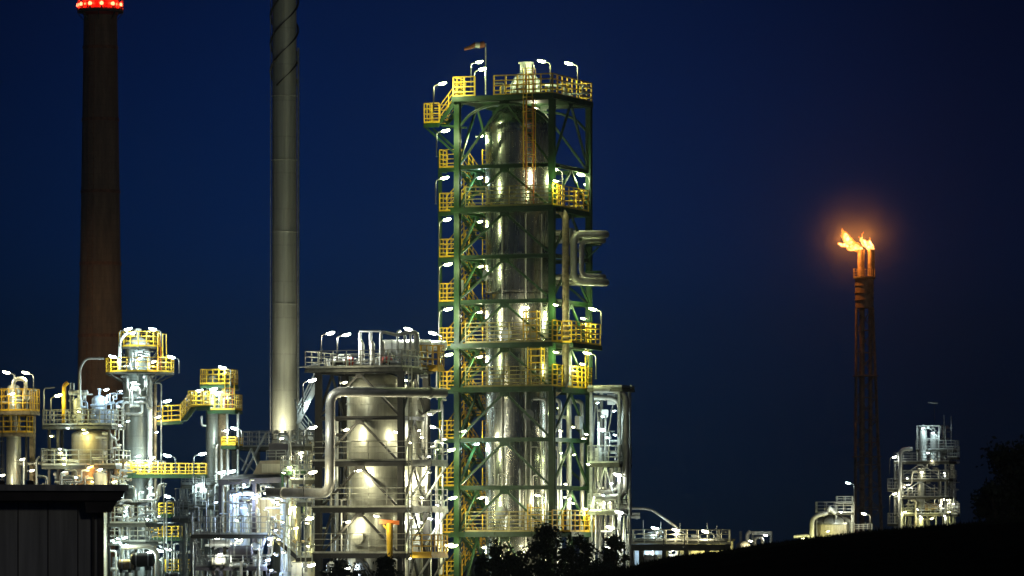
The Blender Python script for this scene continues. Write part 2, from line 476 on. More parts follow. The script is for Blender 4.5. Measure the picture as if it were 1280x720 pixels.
def pipe(pts, r, m, label, group=None, bend=0.5, cat='pipe', flange=True, n=12, name='pipe'):
    """one pipe run through world points; joint flanges are parts"""
    pts = [Vector(p) for p in pts]
    if r < .082 and group and n == 8:
        name = cat = 'piping'; label = label.replace('pipe', 'piping', 1); group = 'piping: ' + group  # ordinary thin pipes of any material, only grouped apart by size
    root = thing(name, label, cat, pts[0], group)
    MB().tube(pts, r, n, bend).build('pipe_run', m, root)
    if flange:
        for i in (0, len(pts) - 2):
            a, b = pts[i], pts[i + 1]; L = (b - a).length
            if L < r * 6: continue
            t = 0.25 if i == 0 else 0.75
            c = a.lerp(b, t); d = (b - a).normalized()
            MB().tube([c - d * 0.06, c + d * 0.06], r * 1.28, n).build('flange', m, root)
    return root

def vessel(name, label, px, pt, pb, Y, r, m, dome=0.5, rings=3, nozzle=True, group=None, th=None, base=None, bottom=True):
    """upright vessel: shell, domed head, stiffening rings, top nozzle; pt/pb photo rows of dome top and foot"""
    zt, zb = Z(pt, Y), (Z(pb, Y) if base is None else base)
    c = (X(px, Y), Y, 0)
    root = thing(name, label, 'vessel', (c[0], c[1], zb), group)
    hs = r * dome
    MB().lathe((c[0], c[1], 0), [(r, zb), (r, zt - hs)], 40).build('shell', m, root)
    prof = [(r * math.cos(t), zt - hs + hs * math.sin(t)) for t in [math.pi / 2 * i / 8 for i in range(8)]] + [(r * .05, zt)]
    MB().lathe((c[0], c[1], 0), [(r * 1.004, zt - hs - 0.1), (r * 1.004, zt - hs)] + prof[1:], 40).build('domed_head', m, root)
    for i in range(rings):
        z = zb + (zt - hs - zb) * (i + 0.6) / (rings)
        MB().lathe((c[0], c[1], 0), [(r, z - .05), (r * 1.035, z - .05), (r * 1.035, z + .05), (r, z + .05)], 40, caps=False).build('stiffening_ring', m, root)
    if nozzle:
        nz = MB().lathe((c[0], c[1], 0), [(r * .16, zt - .1), (r * .16, zt + .35), (r * .26, zt + .35), (r * .26, zt + .45)], 20).build('top_nozzle', m, root)
        mh = MB(); p0 = Vector((c[0] - r * .55, Y - r * .83, zb + (zt - zb) * .3)); d = Vector((-.55, -.83, 0))
        mh.tube([p0 - d * .1, p0 + d * .16], min(.32, r * .3), 16); mh.tube([p0 + d * .16, p0 + d * .22], min(.40, r * .38), 16)
        mh.build('manway', m, root)
    return root

def clutter(n, pxs, pys, Ys, mats, label, group, rr=(.05, .14), seed=1, horiz=.4):
    """pipework crowded into a unit: every run is a pipe of its own, standing on or hooking over something"""
    R = random.Random(seed)
    for _ in range(n):
        Y = R.uniform(*Ys); x = R.uniform(*pxs); r = R.uniform(*rr); m = R.choice(mats)
        if R.random() < horiz:
            x2 = min(pxs[1], x + R.uniform(8, 26)); y = R.uniform(*pys); y2 = y + R.choice((-1, 1)) * R.uniform(6, 26)
            y3 = max(pys[0], min(pys[1], y2))
            pts = [P(x, y, Y), P(x2, y, Y), P(x2, y3, Y), P(x2 + R.uniform(3, 9), y3, Y + R.uniform(.2, .8))]
        else:
            a = R.uniform(*pys); b = min(pys[1], a + R.uniform(.35, .9) * (pys[1] - pys[0]))
            pts = [P(x, b, Y), P(x, a, Y)]
            if R.random() < .65: pts.append(P(x + R.choice((-1, 1)) * R.uniform(4, 12), a, Y + R.uniform(-.3, .6)))
        if min((p - q).length for p, q in zip(pts, pts[1:])) < .05: continue
        pipe(pts, r, m, label, group, min(.35, r * 3.2), n=8, flange=R.random() < .7)

# ------------------------------------------------------------------ lamps
_lamp_cache = {}
def lamp_proto(H, L, colr, kind):
    key = (round(H, 1), L, colr, kind)
    if key in _lamp_cache: return _lamp_cache[key]
    H = key[0]
    me = []
    tilt = Matrix.Rotation(math.radians(-12), 3, 'Y')
    if kind == 'p':
        a = MB(); rr = [0.045] + [0.04] * 2
        a.tube([(0, 0, 0), (0, 0, H), (L * 0.75, 0, H + 0.10), (L, 0, H + 0.13)], 0.042, 8, min(0.35, H * .4))
        a.lathe((0, 0, 0), [(0.09, 0), (0.09, 0.03)], 8)
        me.append(('post', a, 'lamp_metal'))
        hc = Vector((L + 0.22, 0, H + 0.17))
    else:
        a = MB(); a.tube([(0, 0, 0), (L, 0, 0)], 0.03, 6); a.box((0, 0, 0), 0.06, 0.16, 0.16)
        me.append(('bracket', a, 'lamp_metal'))
        hc = Vector((L + 0.12, 0, 0.0))
    b = MB(); k = 1.0 if kind == 'p' else 0.62 if L > .1 else .38
    b.ell(hc + Vector((0, 0, 0.055)), 0.30 * k, 0.14 * k, 0.05, 12, 6, tilt)
    me.append(('lamp_head', b, 'lamp_metal'))
    c = MB(); c.ell(hc + Vector((0, 0, -0.01)), 0.27 * k, 0.15 * k, 0.11 * k, 14, 8, tilt)
    me.append(('lens', c, 'lens_' + colr))
    meshes = []
    for nm, mb, m in me:
        msh = bpy.data.meshes.new(nm); msh.from_pydata(mb.v, [], mb.f); msh.update(); msh.shade_smooth()
        msh.materials.append(MAT[m]); meshes.append((nm, msh))
    _lamp_cache[key] = (meshes, hc)
    return _lamp_cache[key]

LIGHTS = {}
def light_data(power, colr, rad=0.10):
    k = (power, colr, rad)
    if k not in LIGHTS:
        L = bpy.data.lights.new('bulb', 'POINT'); L.energy = power; L.color = LC[colr]; L.shadow_soft_size = rad
        LIGHTS[k] = L
    return LIGHTS[k]

HALO = 0.013  # peak density of the halo volume added round the flame
PW = 0.9
def lamp(px, py, Y, where, H=1.6, d=1, power=260, colr='w', kind='p', yaw=None, group=None, L=None, name=None):
    """a lamp whose lens is at photo point (px, py) at distance Y; d: the arm runs from the post to +x (1) or -x (-1)"""
    L = L if L is not None else (0.35 if kind == 'p' else 0.2)
    meshes, hc = lamp_proto(H, L, colr, kind)
    yaw = yaw if yaw is not None else random.uniform(-28, 28)
    rz = math.radians((0 if d > 0 else 180) + yaw)
    p = P(px, py, Y); R = Matrix.Rotation(rz, 3, 'Z')
    base = p - R @ hc
    nm = name or ('pole_lamp' if kind == 'p' else 'bulkhead_lamp')
    root = bpy.data.objects.new(nm, None); COL.objects.link(root); root.empty_display_size = .2
    root.location = base; root.rotation_euler = (0, 0, rz)
    tag(root, where, 'lamp', group)
    for n_, msh in meshes:
        o = bpy.data.objects.new(n_, msh); COL.objects.link(o); o.parent = root
    lo = bpy.data.objects.new('bulb', light_data(round(power * PW * random.choice((.7, .9, 1.0, 1.15, 1.3))), colr)); COL.objects.link(lo)
    lo.parent = root; lo.location = hc + Vector((0.0, 0, -0.30))
    return root
#@@PART2
# ------------------------------------------------------------------ brick chimney
def chimney():
    Y = 420; c = (X(125.5, Y), Y); s = Y / F
    root = thing('brick_chimney', 'tall dark brick chimney with a red lit crown', 'chimney', (c[0], c[1], 0))
    zt = Z(-6, Y)
    r_at = lambda py: interp(py, [(-6, 20.3), (20, 20.8), (320, 25.2), (470, 28.5), (700, 33)]) * s
    MB().lathe((c[0], c[1], 0), [(r_at(py), max(0, Z(py, Y))) for py in (746, 700, 560, 470, 400, 320, 240, 160, 90, 20)], 40).build('shaft', 'brick', root)
    MB().lathe((c[0], c[1], 0), [(r_at(20) * 1.04, Z(19, Y)), (r_at(20) * 1.1, Z(12, Y)), (r_at(10) * 1.1, zt), (r_at(10) * .8, zt), (r_at(10) * .8, zt - 1)], 40).build('crown', 'red_band', root)
    ring_deck(root, c, r_at(18) * 1.02, 29 * s, Z(14, Y), 'rusty', n=24, h=0.95)
    for i, (py) in enumerate((60, 150, 240, 330, 420)):
        MB().lathe((c[0], c[1], 0), [(r_at(py), Z(py + 2, Y)), (r_at(py) + .07, Z(py + 2, Y)), (r_at(py) + .07, Z(py - 2, Y)), (r_at(py), Z(py - 2, Y))], 40, caps=False).build('iron_band', 'rusty', root)
    lad = MB()
    for sg in (-.22, .22): lad.tube([(c[0] + r_at(py) * math.cos(-2.0) + sg, c[1] + r_at(py) * math.sin(-2.0) - .12, Z(py, Y)) for py in (560, 400, 240, 20)], .03, 5)
    z = Z(560, Y)
    while z < Z(22, Y):
        py = 690 - (z - CZ) / s
        lad.bar((c[0] + r_at(py) * math.cos(-2.0) - .22, c[1] + r_at(py) * math.sin(-2.0) - .12, z), (c[0] + r_at(py) * math.cos(-2.0) + .22, c[1] + r_at(py) * math.sin(-2.0) - .12, z), .035); z += .45
    lad.build('ladder', 'rusty', root)
    # aircraft warning lamps on the platform rim
    for i, deg in enumerate((185, 216, 247, 278, 309, 340, 45, 90, 135)):
        a = math.radians(deg); R = 27.5 * s
        p = Vector((c[0] + R * math.cos(a), c[1] + R * math.sin(a), Z(14, Y)))
        t = thing('warning_lamp', 'red aircraft warning lamp on the rim of the chimney crown', 'lamp', p, 'red warning lamps round the chimney crown')
        MB().lathe(p, [(.10, 0), (.10, .35)], 10).build('lamp_body', 'rusty', t)
        MB().ell(p + Vector((0, 0, .5)), .17, .17, .2, 10, 6).build('lens', 'lens_r', t)
        lo = bpy.data.objects.new('bulb', light_data(150, 'r', .1)); COL.objects.link(lo); lo.parent = t
        lo.location = Vector((-math.cos(a) * .3, -math.sin(a) * .3, .55))
chimney()

# ------------------------------------------------------------------ grey steel stack
def stack():
    Y = 345; s = Y / F; cx = X(355.5, Y)
    root = thing('steel_stack', 'tall slim pale grey steel stack with spiral strakes near the top', 'chimney', (cx, Y, 0))
    r = 15.8 * s
    MB().lathe((cx, Y, 0), [(r * 1.02, 0), (r * 1.02, Z(520, Y)), (r * .97, Z(200, Y)), (r * .95, Z(-12, Y))], 40).build('shell', 'stack_steel', root)
    for k in range(3):
        pts = []; z0, z1 = Z(108, Y), Z(-12, Y)
        for i in range(61):
            t = i / 60; a = 2 * math.pi * (t * 1.15 + k / 3)
            pts.append((cx + (r + .08) * math.cos(a), Y + (r + .08) * math.sin(a), z0 + (z1 - z0) * t))
        mb = MB()
        for p, q in zip(pts, pts[1:]):
            p, q = Vector(p), Vector(q); d = Vector((p.x - cx, p.y - Y, 0)).normalized(); e = Vector((q.x - cx, q.y - Y, 0)).normalized()
            w, up = .08, Vector((0, 0, .03))
            mb.hexa([p - d * w - up, p + d * w - up, q + e * w - up, q - e * w - up, p - d * w + up, p + d * w + up, q + e * w + up, q - e * w + up])
        mb.build('strake', 'dark_steel', root)
    for py in (505, 470, 380, 290, 200, 120):
        MB().lathe((cx, Y, 0), [(r * .98, Z(py + 1, Y)), (r * 1.02, Z(py + .6, Y)), (r * 1.02, Z(py - .6, Y)), (r * .98, Z(py - 1, Y))], 40, caps=False).build('flange', 'stack_steel', root)
    a = math.radians(-8)
    ladder(root, (cx + (r + .12) * math.cos(a), Y + (r + .12) * math.sin(a), Z(535, Y)), Z(60, Y) - Z(535, Y), (math.cos(a), math.sin(a), 0), cage=False, m='galvanised', w=.35)
    lp = MB(); lp.tube([(cx - r - .1, Y - .1, Z(540, Y)), (cx - r * .97 - .1, Y - .1, Z(-10, Y))], .035, 6); lp.build('cable_conduit', 'galvanised', root)
    # the platform about its foot
    t = thing('stack_platform', 'grey railed steel platform on legs around the foot of the pale stack', 'platform', (cx, Y, 0))
    fr = Frame(347, 343, 22)
    zp = Z(559, 343)
    deck(t, fr, -2.7, 2.6, -2.2, 2.2, zp, 'galvanised', sp=.8, hole=(-1.05 + .3, 1.05 + .6, -1.0 + 1.1, 1.9))
    for u, v in ((-2.5, -2), (2.4, -2), (2.4, 2), (-2.5, 2)):
        MB().ibeam(fr.w(u, v, 0), fr.w(u, v, zp - .27), .25, .25).build('leg', 'galvanised', t)
    for u0, u1 in ((-2.5, 2.4), (2.4, -2.5)):
        MB().bar(fr.w(u0, -2, zp - .4), fr.w(u1, -2, zp - 4.5), .1).build('brace', 'galvanised', t)
    stair(t, fr.w(-5.0, -2.5, zp - 2.6), fr.w(-2.7, -2.5, zp), .7, fr.w(0, 1, 0) - fr.w(0, 0, 0), 'galvanised', 'galvanised')
    MB().bar(fr.w(-5.0, -2.5, 0), fr.w(-5.0, -2.5, zp - 2.7), .2).build('leg', 'galvanised', t)
stack()

# ------------------------------------------------------------------ the green tower with its reactor
def main_tower():
    fr = Frame(654.5, 304, 22); Yf = 301
    LV = [lv(p, Yf) for p in (121, 205, 260, 318, 374, 430, 485, 547, 607, 666)]
    root = thing('reactor_tower', 'tallest green steel tower with yellow railed stairs around a silver vessel', 'tower', fr.w(0, 0, 0))
    h = 3.2
    frame_tower(root, fr, h, h, LV, 'green_paint', cw=.36, bw=.26, brace=.13)
    # front and side galleries
    g = dict(deck_m='deck_grating', edge='green_paint')
    def gallery(z, right=.7, v1=2.75, rail_front='olive_rail', rail_side='yellow_paint', a0=-3.35):
        mb = MB()
        mb.fbox(fr, a0, h + .35, -h - .75, -h + .9, z, z + .06)
        mb.fbox(fr, h - .9, h + right, -h + .903, v1 + .05, z, z + .06)
        mb.fbox(fr, -h + .3, h - .903, h - .9, v1 + .05, z, z + .06)
        mb.bar(fr.w(a0, -h - .75, z - .1), fr.w(h + .35, -h - .75, z - .1), .12, .3)
        mb.bar(fr.w(h + right, -h + .9, z - .1), fr.w(h + right, v1 + .05, z - .1), .12, .3)
        d = mb.build('platform', 'green_paint', root)
        MB().rail([fr.w(a0 + 1.0, -h - .7, z + .06), fr.w(h + .3, -h - .7, z + .06)], h=1.25, sp=1.5, w=.06, rails=(1, .8, .6, .4, .2)).build('railing', rail_front, d)
        MB().rail([fr.w(h + .3, -h - .7, z + .06), fr.w(h + .3, -h + .9, z + .06), fr.w(h + right - .05, -h + .9, z + .06), fr.w(h + right - .05, v1, z + .06), fr.w(0, v1, z + .06)], h=1.35, sp=.8, w=.07, rails=(1, .78, .55, .3)).build('railing', rail_side, d)
        return d
    gallery(LV[2], .18); gallery(LV[5], 1.0); gallery(LV[6], .4); gallery(LV[9], .9)
    # crown platform
    z = LV[0]
    mb = MB(); mb.fbox(fr, -h - .2, h + .2, -h - .35, h + .1, z, z + .07)
    for (p, q) in (((-h - .2, -h - .35), (h + .2, -h - .35)), ((h + .2, -h - .35), (h + .2, h + .1)), ((-h - .2, h + .1), (-h - .2, -h - .35))):
        mb.bar(fr.w(*p, z - .06), fr.w(*q, z - .06), .12, .32)
    d = mb.build('platform', 'green_paint', root)
    z += .07
    MB().rail([fr.w(-.6, -h - .3, z), fr.w(h + .15, -h - .3, z), fr.w(h + .15, h + .05, z), fr.w(-h + .3, h + .05, z)], h=1.25, sp=.8, w=.085, rails=(1, .75, .5, .25)).build('railing', 'yellow_paint', d)
    MB().rail([fr.w(-h - .15, -1.7, z), fr.w(-h - .15, -h - .3, z), fr.w(-1.9, -h - .3, z)], h=1.25, sp=.7, w=.085, rails=(1, .75, .5, .25)).build('railing', 'yellow_paint', d)
    # curved green brackets below the crown
    for v in (-h, h):
        mb = MB()
        for s0, s1 in ((-1, -.35), (1, .35)):
            mb.tube([fr.w(s0 * (h - .2), v, LV[0] - 1.7), fr.w(s0 * (h * .72), v, LV[0] - .95), fr.w(s1 * h, v, LV[0] - .5), fr.w(0, v, LV[0] - .42)], .09, 8, .8)
        mb.build('bracket', 'green_paint', root)
    # stair tower on the left face
    U0, U1, UM = -5.0, -3.5, -4.22
    v0, v1 = -1.75, 3.1
    for (u, v) in ((U0, v0), (U0, v1)):
        MB().ibeam(fr.w(u, v, 0), fr.w(u, v, LV[1] + (1.1 if v < 0 else 1.1)), .2, .2).build('stair_post', 'green_paint', root)
    side = fr.w(1, 0, 0) - fr.w(0, 0, 0)
    levels = LV[1:] + [LV[9] - 2.95]
    for i, z in enumerate(levels):
        dk = MB(); dk.fbox(fr, U0, U1 + .05, v0 - .15, v0 + 1.0, z - .06, z)
        dk.bar(fr.w(U0, v0 - .15, z - .16), fr.w(U1 + .25, v0 - .15, z - .16), .1, .22); dk.bar(fr.w(U0, v0 - .15, z - .16), fr.w(U0, v0 + 1, z - .16), .1, .22)
        l = dk.build('landing', 'green_paint', root)
        MB().rail([fr.w(U1 + .05, v0 - .12, z), fr.w(U0 + .03, v0 - .12, z), fr.w(U0 + .03, v0 + 1.0, z)], h=1.15, sp=.55, w=.065, rails=(1, .74, .48, .24)).build('railing', 'yellow_paint', l)
        # side gallery along the left face
        gk = MB(); gk.fbox(fr, -h - .25, -h + .75, v0 + 1.003, h, z - .06, z); gk.bar(fr.w(-h + .75, v0 + 1, z - .14), fr.w(-h + .75, h, z - .14), .08, .2)
        g2 = gk.build('walkway', 'green_paint', root)
        MB().rail([fr.w(-h + .7, v0 + 1.0, z), fr.w(-h + .7, h, z)], h=1.15, sp=.7, w=.07, rails=(1, .74, .48, .24)).build('railing', 'yellow_paint', g2)
        if i == len(levels) - 1: continue
        zb = levels[i + 1]; zm = (z + zb) / 2
        mk = MB(); mk.fbox(fr, U0, U1 + .05, v1 - 1.0, v1, zm - .06, zm)
        ml = mk.build('landing', 'green_paint', root)
        MB().rail([fr.w(U0 + .03, v1 - 1, zm), fr.w(U0 + .03, v1 - .03, zm), fr.w(U1, v1 - .03, zm)], h=1.1, sp=.7, w=.06, rails=(1, .74, .48, .24)).build('railing', 'yellow_paint', ml)
        stair(root, fr.w(UM - .4, v0 + 1.0, zb), fr.w(UM - .4, v1 - 1.0, zm), .68, side)
        stair(root, fr.w(UM + .42, v1 - 1.0, zm), fr.w(UM + .42, v0 + 1.0, z), .68, side)
        MB().bar(fr.w(U1 + .1, v0, z - .3), fr.w(U1 + .1, v1, zm - .3), .07).build('brace', 'green_paint', root)
    # upper stair from the left landing to the crown
    z0 = lv(150, Yf); z1 = LV[0] + .07
    mb = MB(); mb.fbox(fr, -5.6, -4.55, -3.0, -1.6, z0 - .06, z0)
    mb.bar(fr.w(-5.6, -3.0, z0 - .16), fr.w(-4.55, -3.0, z0 - .16), .1, .24)
    d = mb.build('landing', 'green_paint', root)
    MB().rail([fr.w(-4.55, -2.97, z0), fr.w(-5.57, -2.97, z0), fr.w(-5.57, -1.63, z0), fr.w(-4.55, -1.63, z0)], h=1.25, sp=.5, w=.065, rails=(1, .74, .48, .24)).build('railing', 'yellow_paint', d)
    stair(root, fr.w(-4.55, -2.3, z0), fr.w(-3.3, -2.3, z1), 1.2, fr.w(0, 1, 0) - fr.w(0, 0, 0))
    mb = MB()
    for v in (-2.9, -1.7):
        mb.bar(fr.w(-5.5, v, z0 - .25), fr.w(-3.2, v, z0 - 2.2), .12); mb.bar(fr.w(-3.2, v, z0 - .25), fr.w(-4.4, v, z0 - .2), .12)
    mb.build('bracket', 'green_paint', root)
    # ladders in yellow cages
    f = Vector(fr.w(0, -1, 0) - fr.w(0, 0, 0))
    ladder(root, fr.w(1.75, -h - .12, lv(257, Yf)), lv(82, Yf) - lv(257, Yf), f, True, 'orange_paint', 'yellow_paint')
    for pt, pb, uu in ((389, 430, 1.9), (432, 485, 2.2), (630, 666, 2.2)):
        mb = MB()
        for a, b in ((-.45, -.45), (.45, -.45), (.45, .45), (-.45, .45)):
            mb.bar(fr.w(uu + a, -h - .2 + b * .6, lv(pb, Yf) + .07), fr.w(uu + a, -h - .2 + b * .6, lv(pt, Yf)), .06)
        zz = lv(pb, Yf) + .3
        while zz < lv(pt, Yf):
            q = [fr.w(uu + a, -h - .2 + b * .6, zz) for a, b in ((-.45, -.45), (.45, -.45), (.45, .45), (-.45, .45))]
            for i in range(4): mb.bar(q[i], q[(i + 1) % 4], .05)
            zz += .42
        mb.build('ladder_gate', 'yellow_paint', root)
    ladder(root, fr.w(h + .55, 1.4, LV[6] + .1), LV[5] - LV[6], fr.w(1, 0, 0) - fr.w(0, 0, 0), False, 'yellow_paint')
    ladder(root, fr.w(h + .6, 2.0, 1.0), LV[9] - 1, fr.w(1, 0, 0) - fr.w(0, 0, 0), False, 'grey_rail')
    # electrical boxes
    for (u, v, z) in ((h + .32, -1.0, LV[3] + .9), (h + .32, .6, LV[7] + .6), (-h - .1, -2.6, LV[4] + .5)):
        MB().fbox(fr, u - .15, u + .15, v - .3, v + .3, z, z + .8).build('junction_box', 'galvanised', root)

    # the reactor vessel inside
    cx, cyy = fr.w(-.32, 0, 0).x, fr.o.y
    v = thing('reactor_vessel', 'large silver clad vessel standing inside the tallest green tower', 'vessel', (cx, cyy, 0))
    R = 2.12; C = (cx, cyy, 0); zz = lambda py: Z(py, 304)
    MB().lathe(C, [(R, 1.0), (R, zz(380)), (1.8, zz(377)), (1.8, zz(368))], 56).build('lower_shell', 'stainless', v)
    MB().lathe(C, [(1.82, zz(367)), (R, zz(366)), (R, zz(164))], 56).build('shell', 'stainless', v)
    dome = [(R * math.cos(t), zz(164) + (zz(131) - zz(164)) * math.sin(t)) for t in [math.pi / 2 * i / 10 for i in range(10)]] + [(.1, zz(131))]
    MB().lathe(C, dome, 56).build('domed_head', 'stainless', v)
    for py in (166, 205, 260, 318, 364, 384, 430, 485, 547, 607, 666):
        MB().lathe(C, [(R, zz(py) - .06), (R * 1.022, zz(py) - .06), (R * 1.022, zz(py) + .06), (R, zz(py) + .06)], 56, caps=False).build('stiffening_ring', 'stainless', v)
    nk = MB().lathe((cx + .45, cyy, 0), [(1.0, zz(121)), (.95, zz(108)), (.75, zz(98)), (.45, zz(92)), (.38, zz(91)), (.38, zz(80)), (.48, zz(80)), (.48, zz(78))], 32).build('top_nozzle', 'white_pipe', v)
    for a in (200, 235, 270, 305, 340):
        t = math.radians(a)
        MB().tube([(cx + .45 + 1.05 * math.cos(t), cyy + 1.05 * math.sin(t), zz(121)), (cx + .45 + 1.0 * math.cos(t), cyy + 1.0 * math.sin(t), zz(104)), (cx + .45 + .5 * math.cos(t), cyy + .5 * math.sin(t), zz(93))], .06, 6, .4).build('lifting_lug', 'galvanised', v)
    for (a, py) in ((250, 420), (205, 345), (285, 520), (240, 640)):
        t = math.radians(a); d = Vector((math.cos(t), math.sin(t), 0)); p0 = Vector((cx, cyy, zz(py))) + d * (R - .1)
        MB().tube([p0, p0 + d * .28], .26, 14).tube([p0 + d * .28, p0 + d * .36], .36, 14).build('manway', 'galvanised', v)
    for uo in (-.9, .35, 1.25):
        mb = MB(); a = math.radians(-90 + uo * 32); q = Vector((cx + (R + .1) * math.cos(a), cyy + (R + .1) * math.sin(a), 0))
        mb.tube([q + Vector((0, 0, 1.2)), q + Vector((0, 0, zz(270)))], .05, 6); mb.build('sample_pipe', 'pipe_lagging', v)
    return fr
TF = main_tower()

# pipes on the green tower
Yt = 301
fr = TF
pipe([fr.w(2.3, -.9, lv(492, Yt)), fr.w(3.6, -1.9, lv(482, Yt)), fr.w(3.6, -1.9, lv(268, Yt)), fr.w(2.2, -.8, lv(255, Yt))], .22, 'brown_pipe', 'rough brown vertical pipe running up the right corner of the green tower', None, .5)
pipe([P(694, 300, 302), P(716, 300, 302)], .16, 'pipe_lagging', 'short upper stub pipe between the tower and the silver pipe loop', None, 0, flange=False)
pipe([P(694, 347, 302), P(716, 347, 302)], .16, 'pipe_lagging', 'short lower stub pipe between the tower and the silver pipe loop', None, 0, flange=False)
pipe([P(690, 292, 306.5), P(757, 293, 306), P(757, 293, 301.4), P(717, 293, 301), P(717, 352, 301), P(757, 353, 301.4), P(757, 353, 306), P(690, 353, 306.5)], .24, 'pipe_lagging', 'outer silver pipe of the loop jutting from the right of the green tower', 'silver pipe loop', .55)
pipe([P(690, 301, 305), P(752, 301, 305), P(755, 301, 301.9), P(727, 301, 301.6), P(727, 345, 301.6), P(755, 346, 301.9), P(752, 346, 305), P(690, 346, 305)], .17, 'pipe_lagging', 'inner silver pipe of the loop jutting from the right of the green tower', 'silver pipe loop', .45)
for i, (u, v, pt, pb, r, m) in enumerate(((2.55, -.2, 500, 720, .13, 'white_pipe'), (2.75, .9, 440, 720, .16, 'pipe_lagging'), (2.3, 1.9, 520, 720, .12, 'white_pipe'),
                           (3.0, 2.5, 500, 720, .14, 'pipe_lagging'), (2.9, -1.3, 560, 720, .1, 'white_pipe'), (-2.7, 1.2, 490, 720, .12, 'white_pipe'), (-2.9, 2.4, 480, 720, .1, 'white_pipe'), (2.6, -2.6, 500, 700, .09, 'galvanised'))):
    p0 = fr.w(u, v, lv(pb, 303)); p1 = fr.w(u, v, lv(pt, 303)); p2 = fr.w(u - (.9 if u > 0 else -.9), v, lv(pt, 303))
    pipe([p0, p1, p2], r, m, 'thin upright pipe inside the green tower frame beside the vessel', 'thin pipes inside the green tower', .35)

clutter(14, (622, 728), (104, 120), (300, 305), ('galvanised', 'white_pipe', 'grey_rail'), 'thin pipe on the crown deck of the green tower', 'thin pipes on the crown deck of the green tower', (.04, .08), 11, .5)
clutter(10, (612, 690), (495, 660), (301.2, 301.6), ('galvanised', 'pipe_lagging'), 'thin pipe running down before the silver vessel', 'thin pipes before the silver vessel', (.03, .05), 12, .1)
for i, py in enumerate((306, 340)):
    t = thing('pipe_bracket', ('upper', 'lower')[i] + ' green bracket holding the silver pipe loop to the tower', 'bracket', P(736, py, 303))
    MB().ibeam(P(734, py, 304), P(752, py, 301.8), .14, .16).build('arm', 'green_paint', t)
    MB().bar(P(735, py + 16, 304), P(748, py + 3, 302), .08).build('strut', 'green_paint', t)
# windsock on top
Yw = 303
ws = thing('windsock', 'tattered windsock on a mast on the crown of the green tower', 'windsock', P(607, 112, Yw))
MB().tube([P(607, 118, Yw), P(607, 54, Yw)], .045, 8).build('mast', 'galvanised', ws)
mb = MB(); pts = [P(606, 55, Yw), P(600, 56.5, Yw), P(594, 56, Yw), P(587, 59.5, Yw), P(580, 61.5, Yw)]
mb.tube(pts, [.22, .20, .17, .13, .09], 10, caps=False); mb.build('sock', 'sock_red', ws)
mb = MB(); mb.tube(pts[1:3], [.206, .177], 10, caps=False); mb.build('sock_band', 'white_pipe', ws)

# lamps of the green tower
GT = 'lamps along the stair landings of the green tower'
tower_lamps = [
    # px, py, Y, H, d, power, colour, words
    (553, 104, 301, 1.7, 1, 220, 'g', 'pole lamp over the yellow stair at the left end of the tower crown'),
    (599, 77, 305, 1.7, 1, 200, 'g', 'higher of two pole lamps beside the windsock mast on the tower crown'),
    (603, 86, 303, 1.4, 1, 240, 'g', 'lower of two pole lamps beside the windsock mast on the tower crown'),
    (677, 76, 301, 2.0, -1, 240, 'g', 'pole lamp beside the white nozzle on the tower crown'),
    (711, 79, 303, 1.7, -1, 220, 'g', 'pole lamp near the right end of the tower crown'),
    (557, 163, 301, 1.5, 1, 170, 'g', 'pole lamp on the topmost stair landing just below the crown stair'),
    (556, 222, 301, 1.5, 1, 170, 'g', 'pole lamp on the second stair landing from the tower top'),
    (559, 274, 301, 1.5, 1, 150, 'g', 'pole lamp on the third stair landing from the tower top'),
    (560, 330, 301, 1.5, 1, 150, 'g', 'pole lamp on the fourth stair landing from the tower top'),
    (560, 386, 301, 1.5, 1, 170, 'g', 'pole lamp on the fifth stair landing from the tower top'),
    (561, 443, 301, 1.5, 1, 170, 'g', 'pole lamp on the sixth stair landing from the tower top'),
    (564, 562, 301, 1.3, 1, 130, 'g', 'pole lamp on the eighth stair landing from the tower top'),
    (566, 622, 301, 1.5, 1, 190, 'g', 'pole lamp on the ninth stair landing from the tower top'),
    (567, 682, 301, 1.5, 1, 190, 'g', 'pole lamp on the lowest stair landing of the green tower'),
    (741, 386, 303.5, 1.5, -1, 190, 'g', 'pole lamp at the right end of the widest right gallery of the green tower'),
    (734, 441, 304.5, 1.5, -1, 200, 'g', 'pole lamp at the right end of the gallery below the widest one'),
    (746, 622, 304, 1.5, -1, 200, 'w', 'pole lamp over the lowest yellow railed gallery right of the green tower'),
    (726, 218, 304, 1.5, -1, 220, 'g', 'pole lamp at the right end of the uppermost side gallery of the green tower'),
    (692, 211, 300.3, 1.5, -1, 170, 'w', 'pole lamp at the front right corner of the uppermost side gallery'),
]
for px, py, Y, H, d, pw, c, words in tower_lamps:
    lamp(px, py, Y, words, H, d, pw * (1.35 if py < 110 else .8 if px < 570 else 1.0), c)
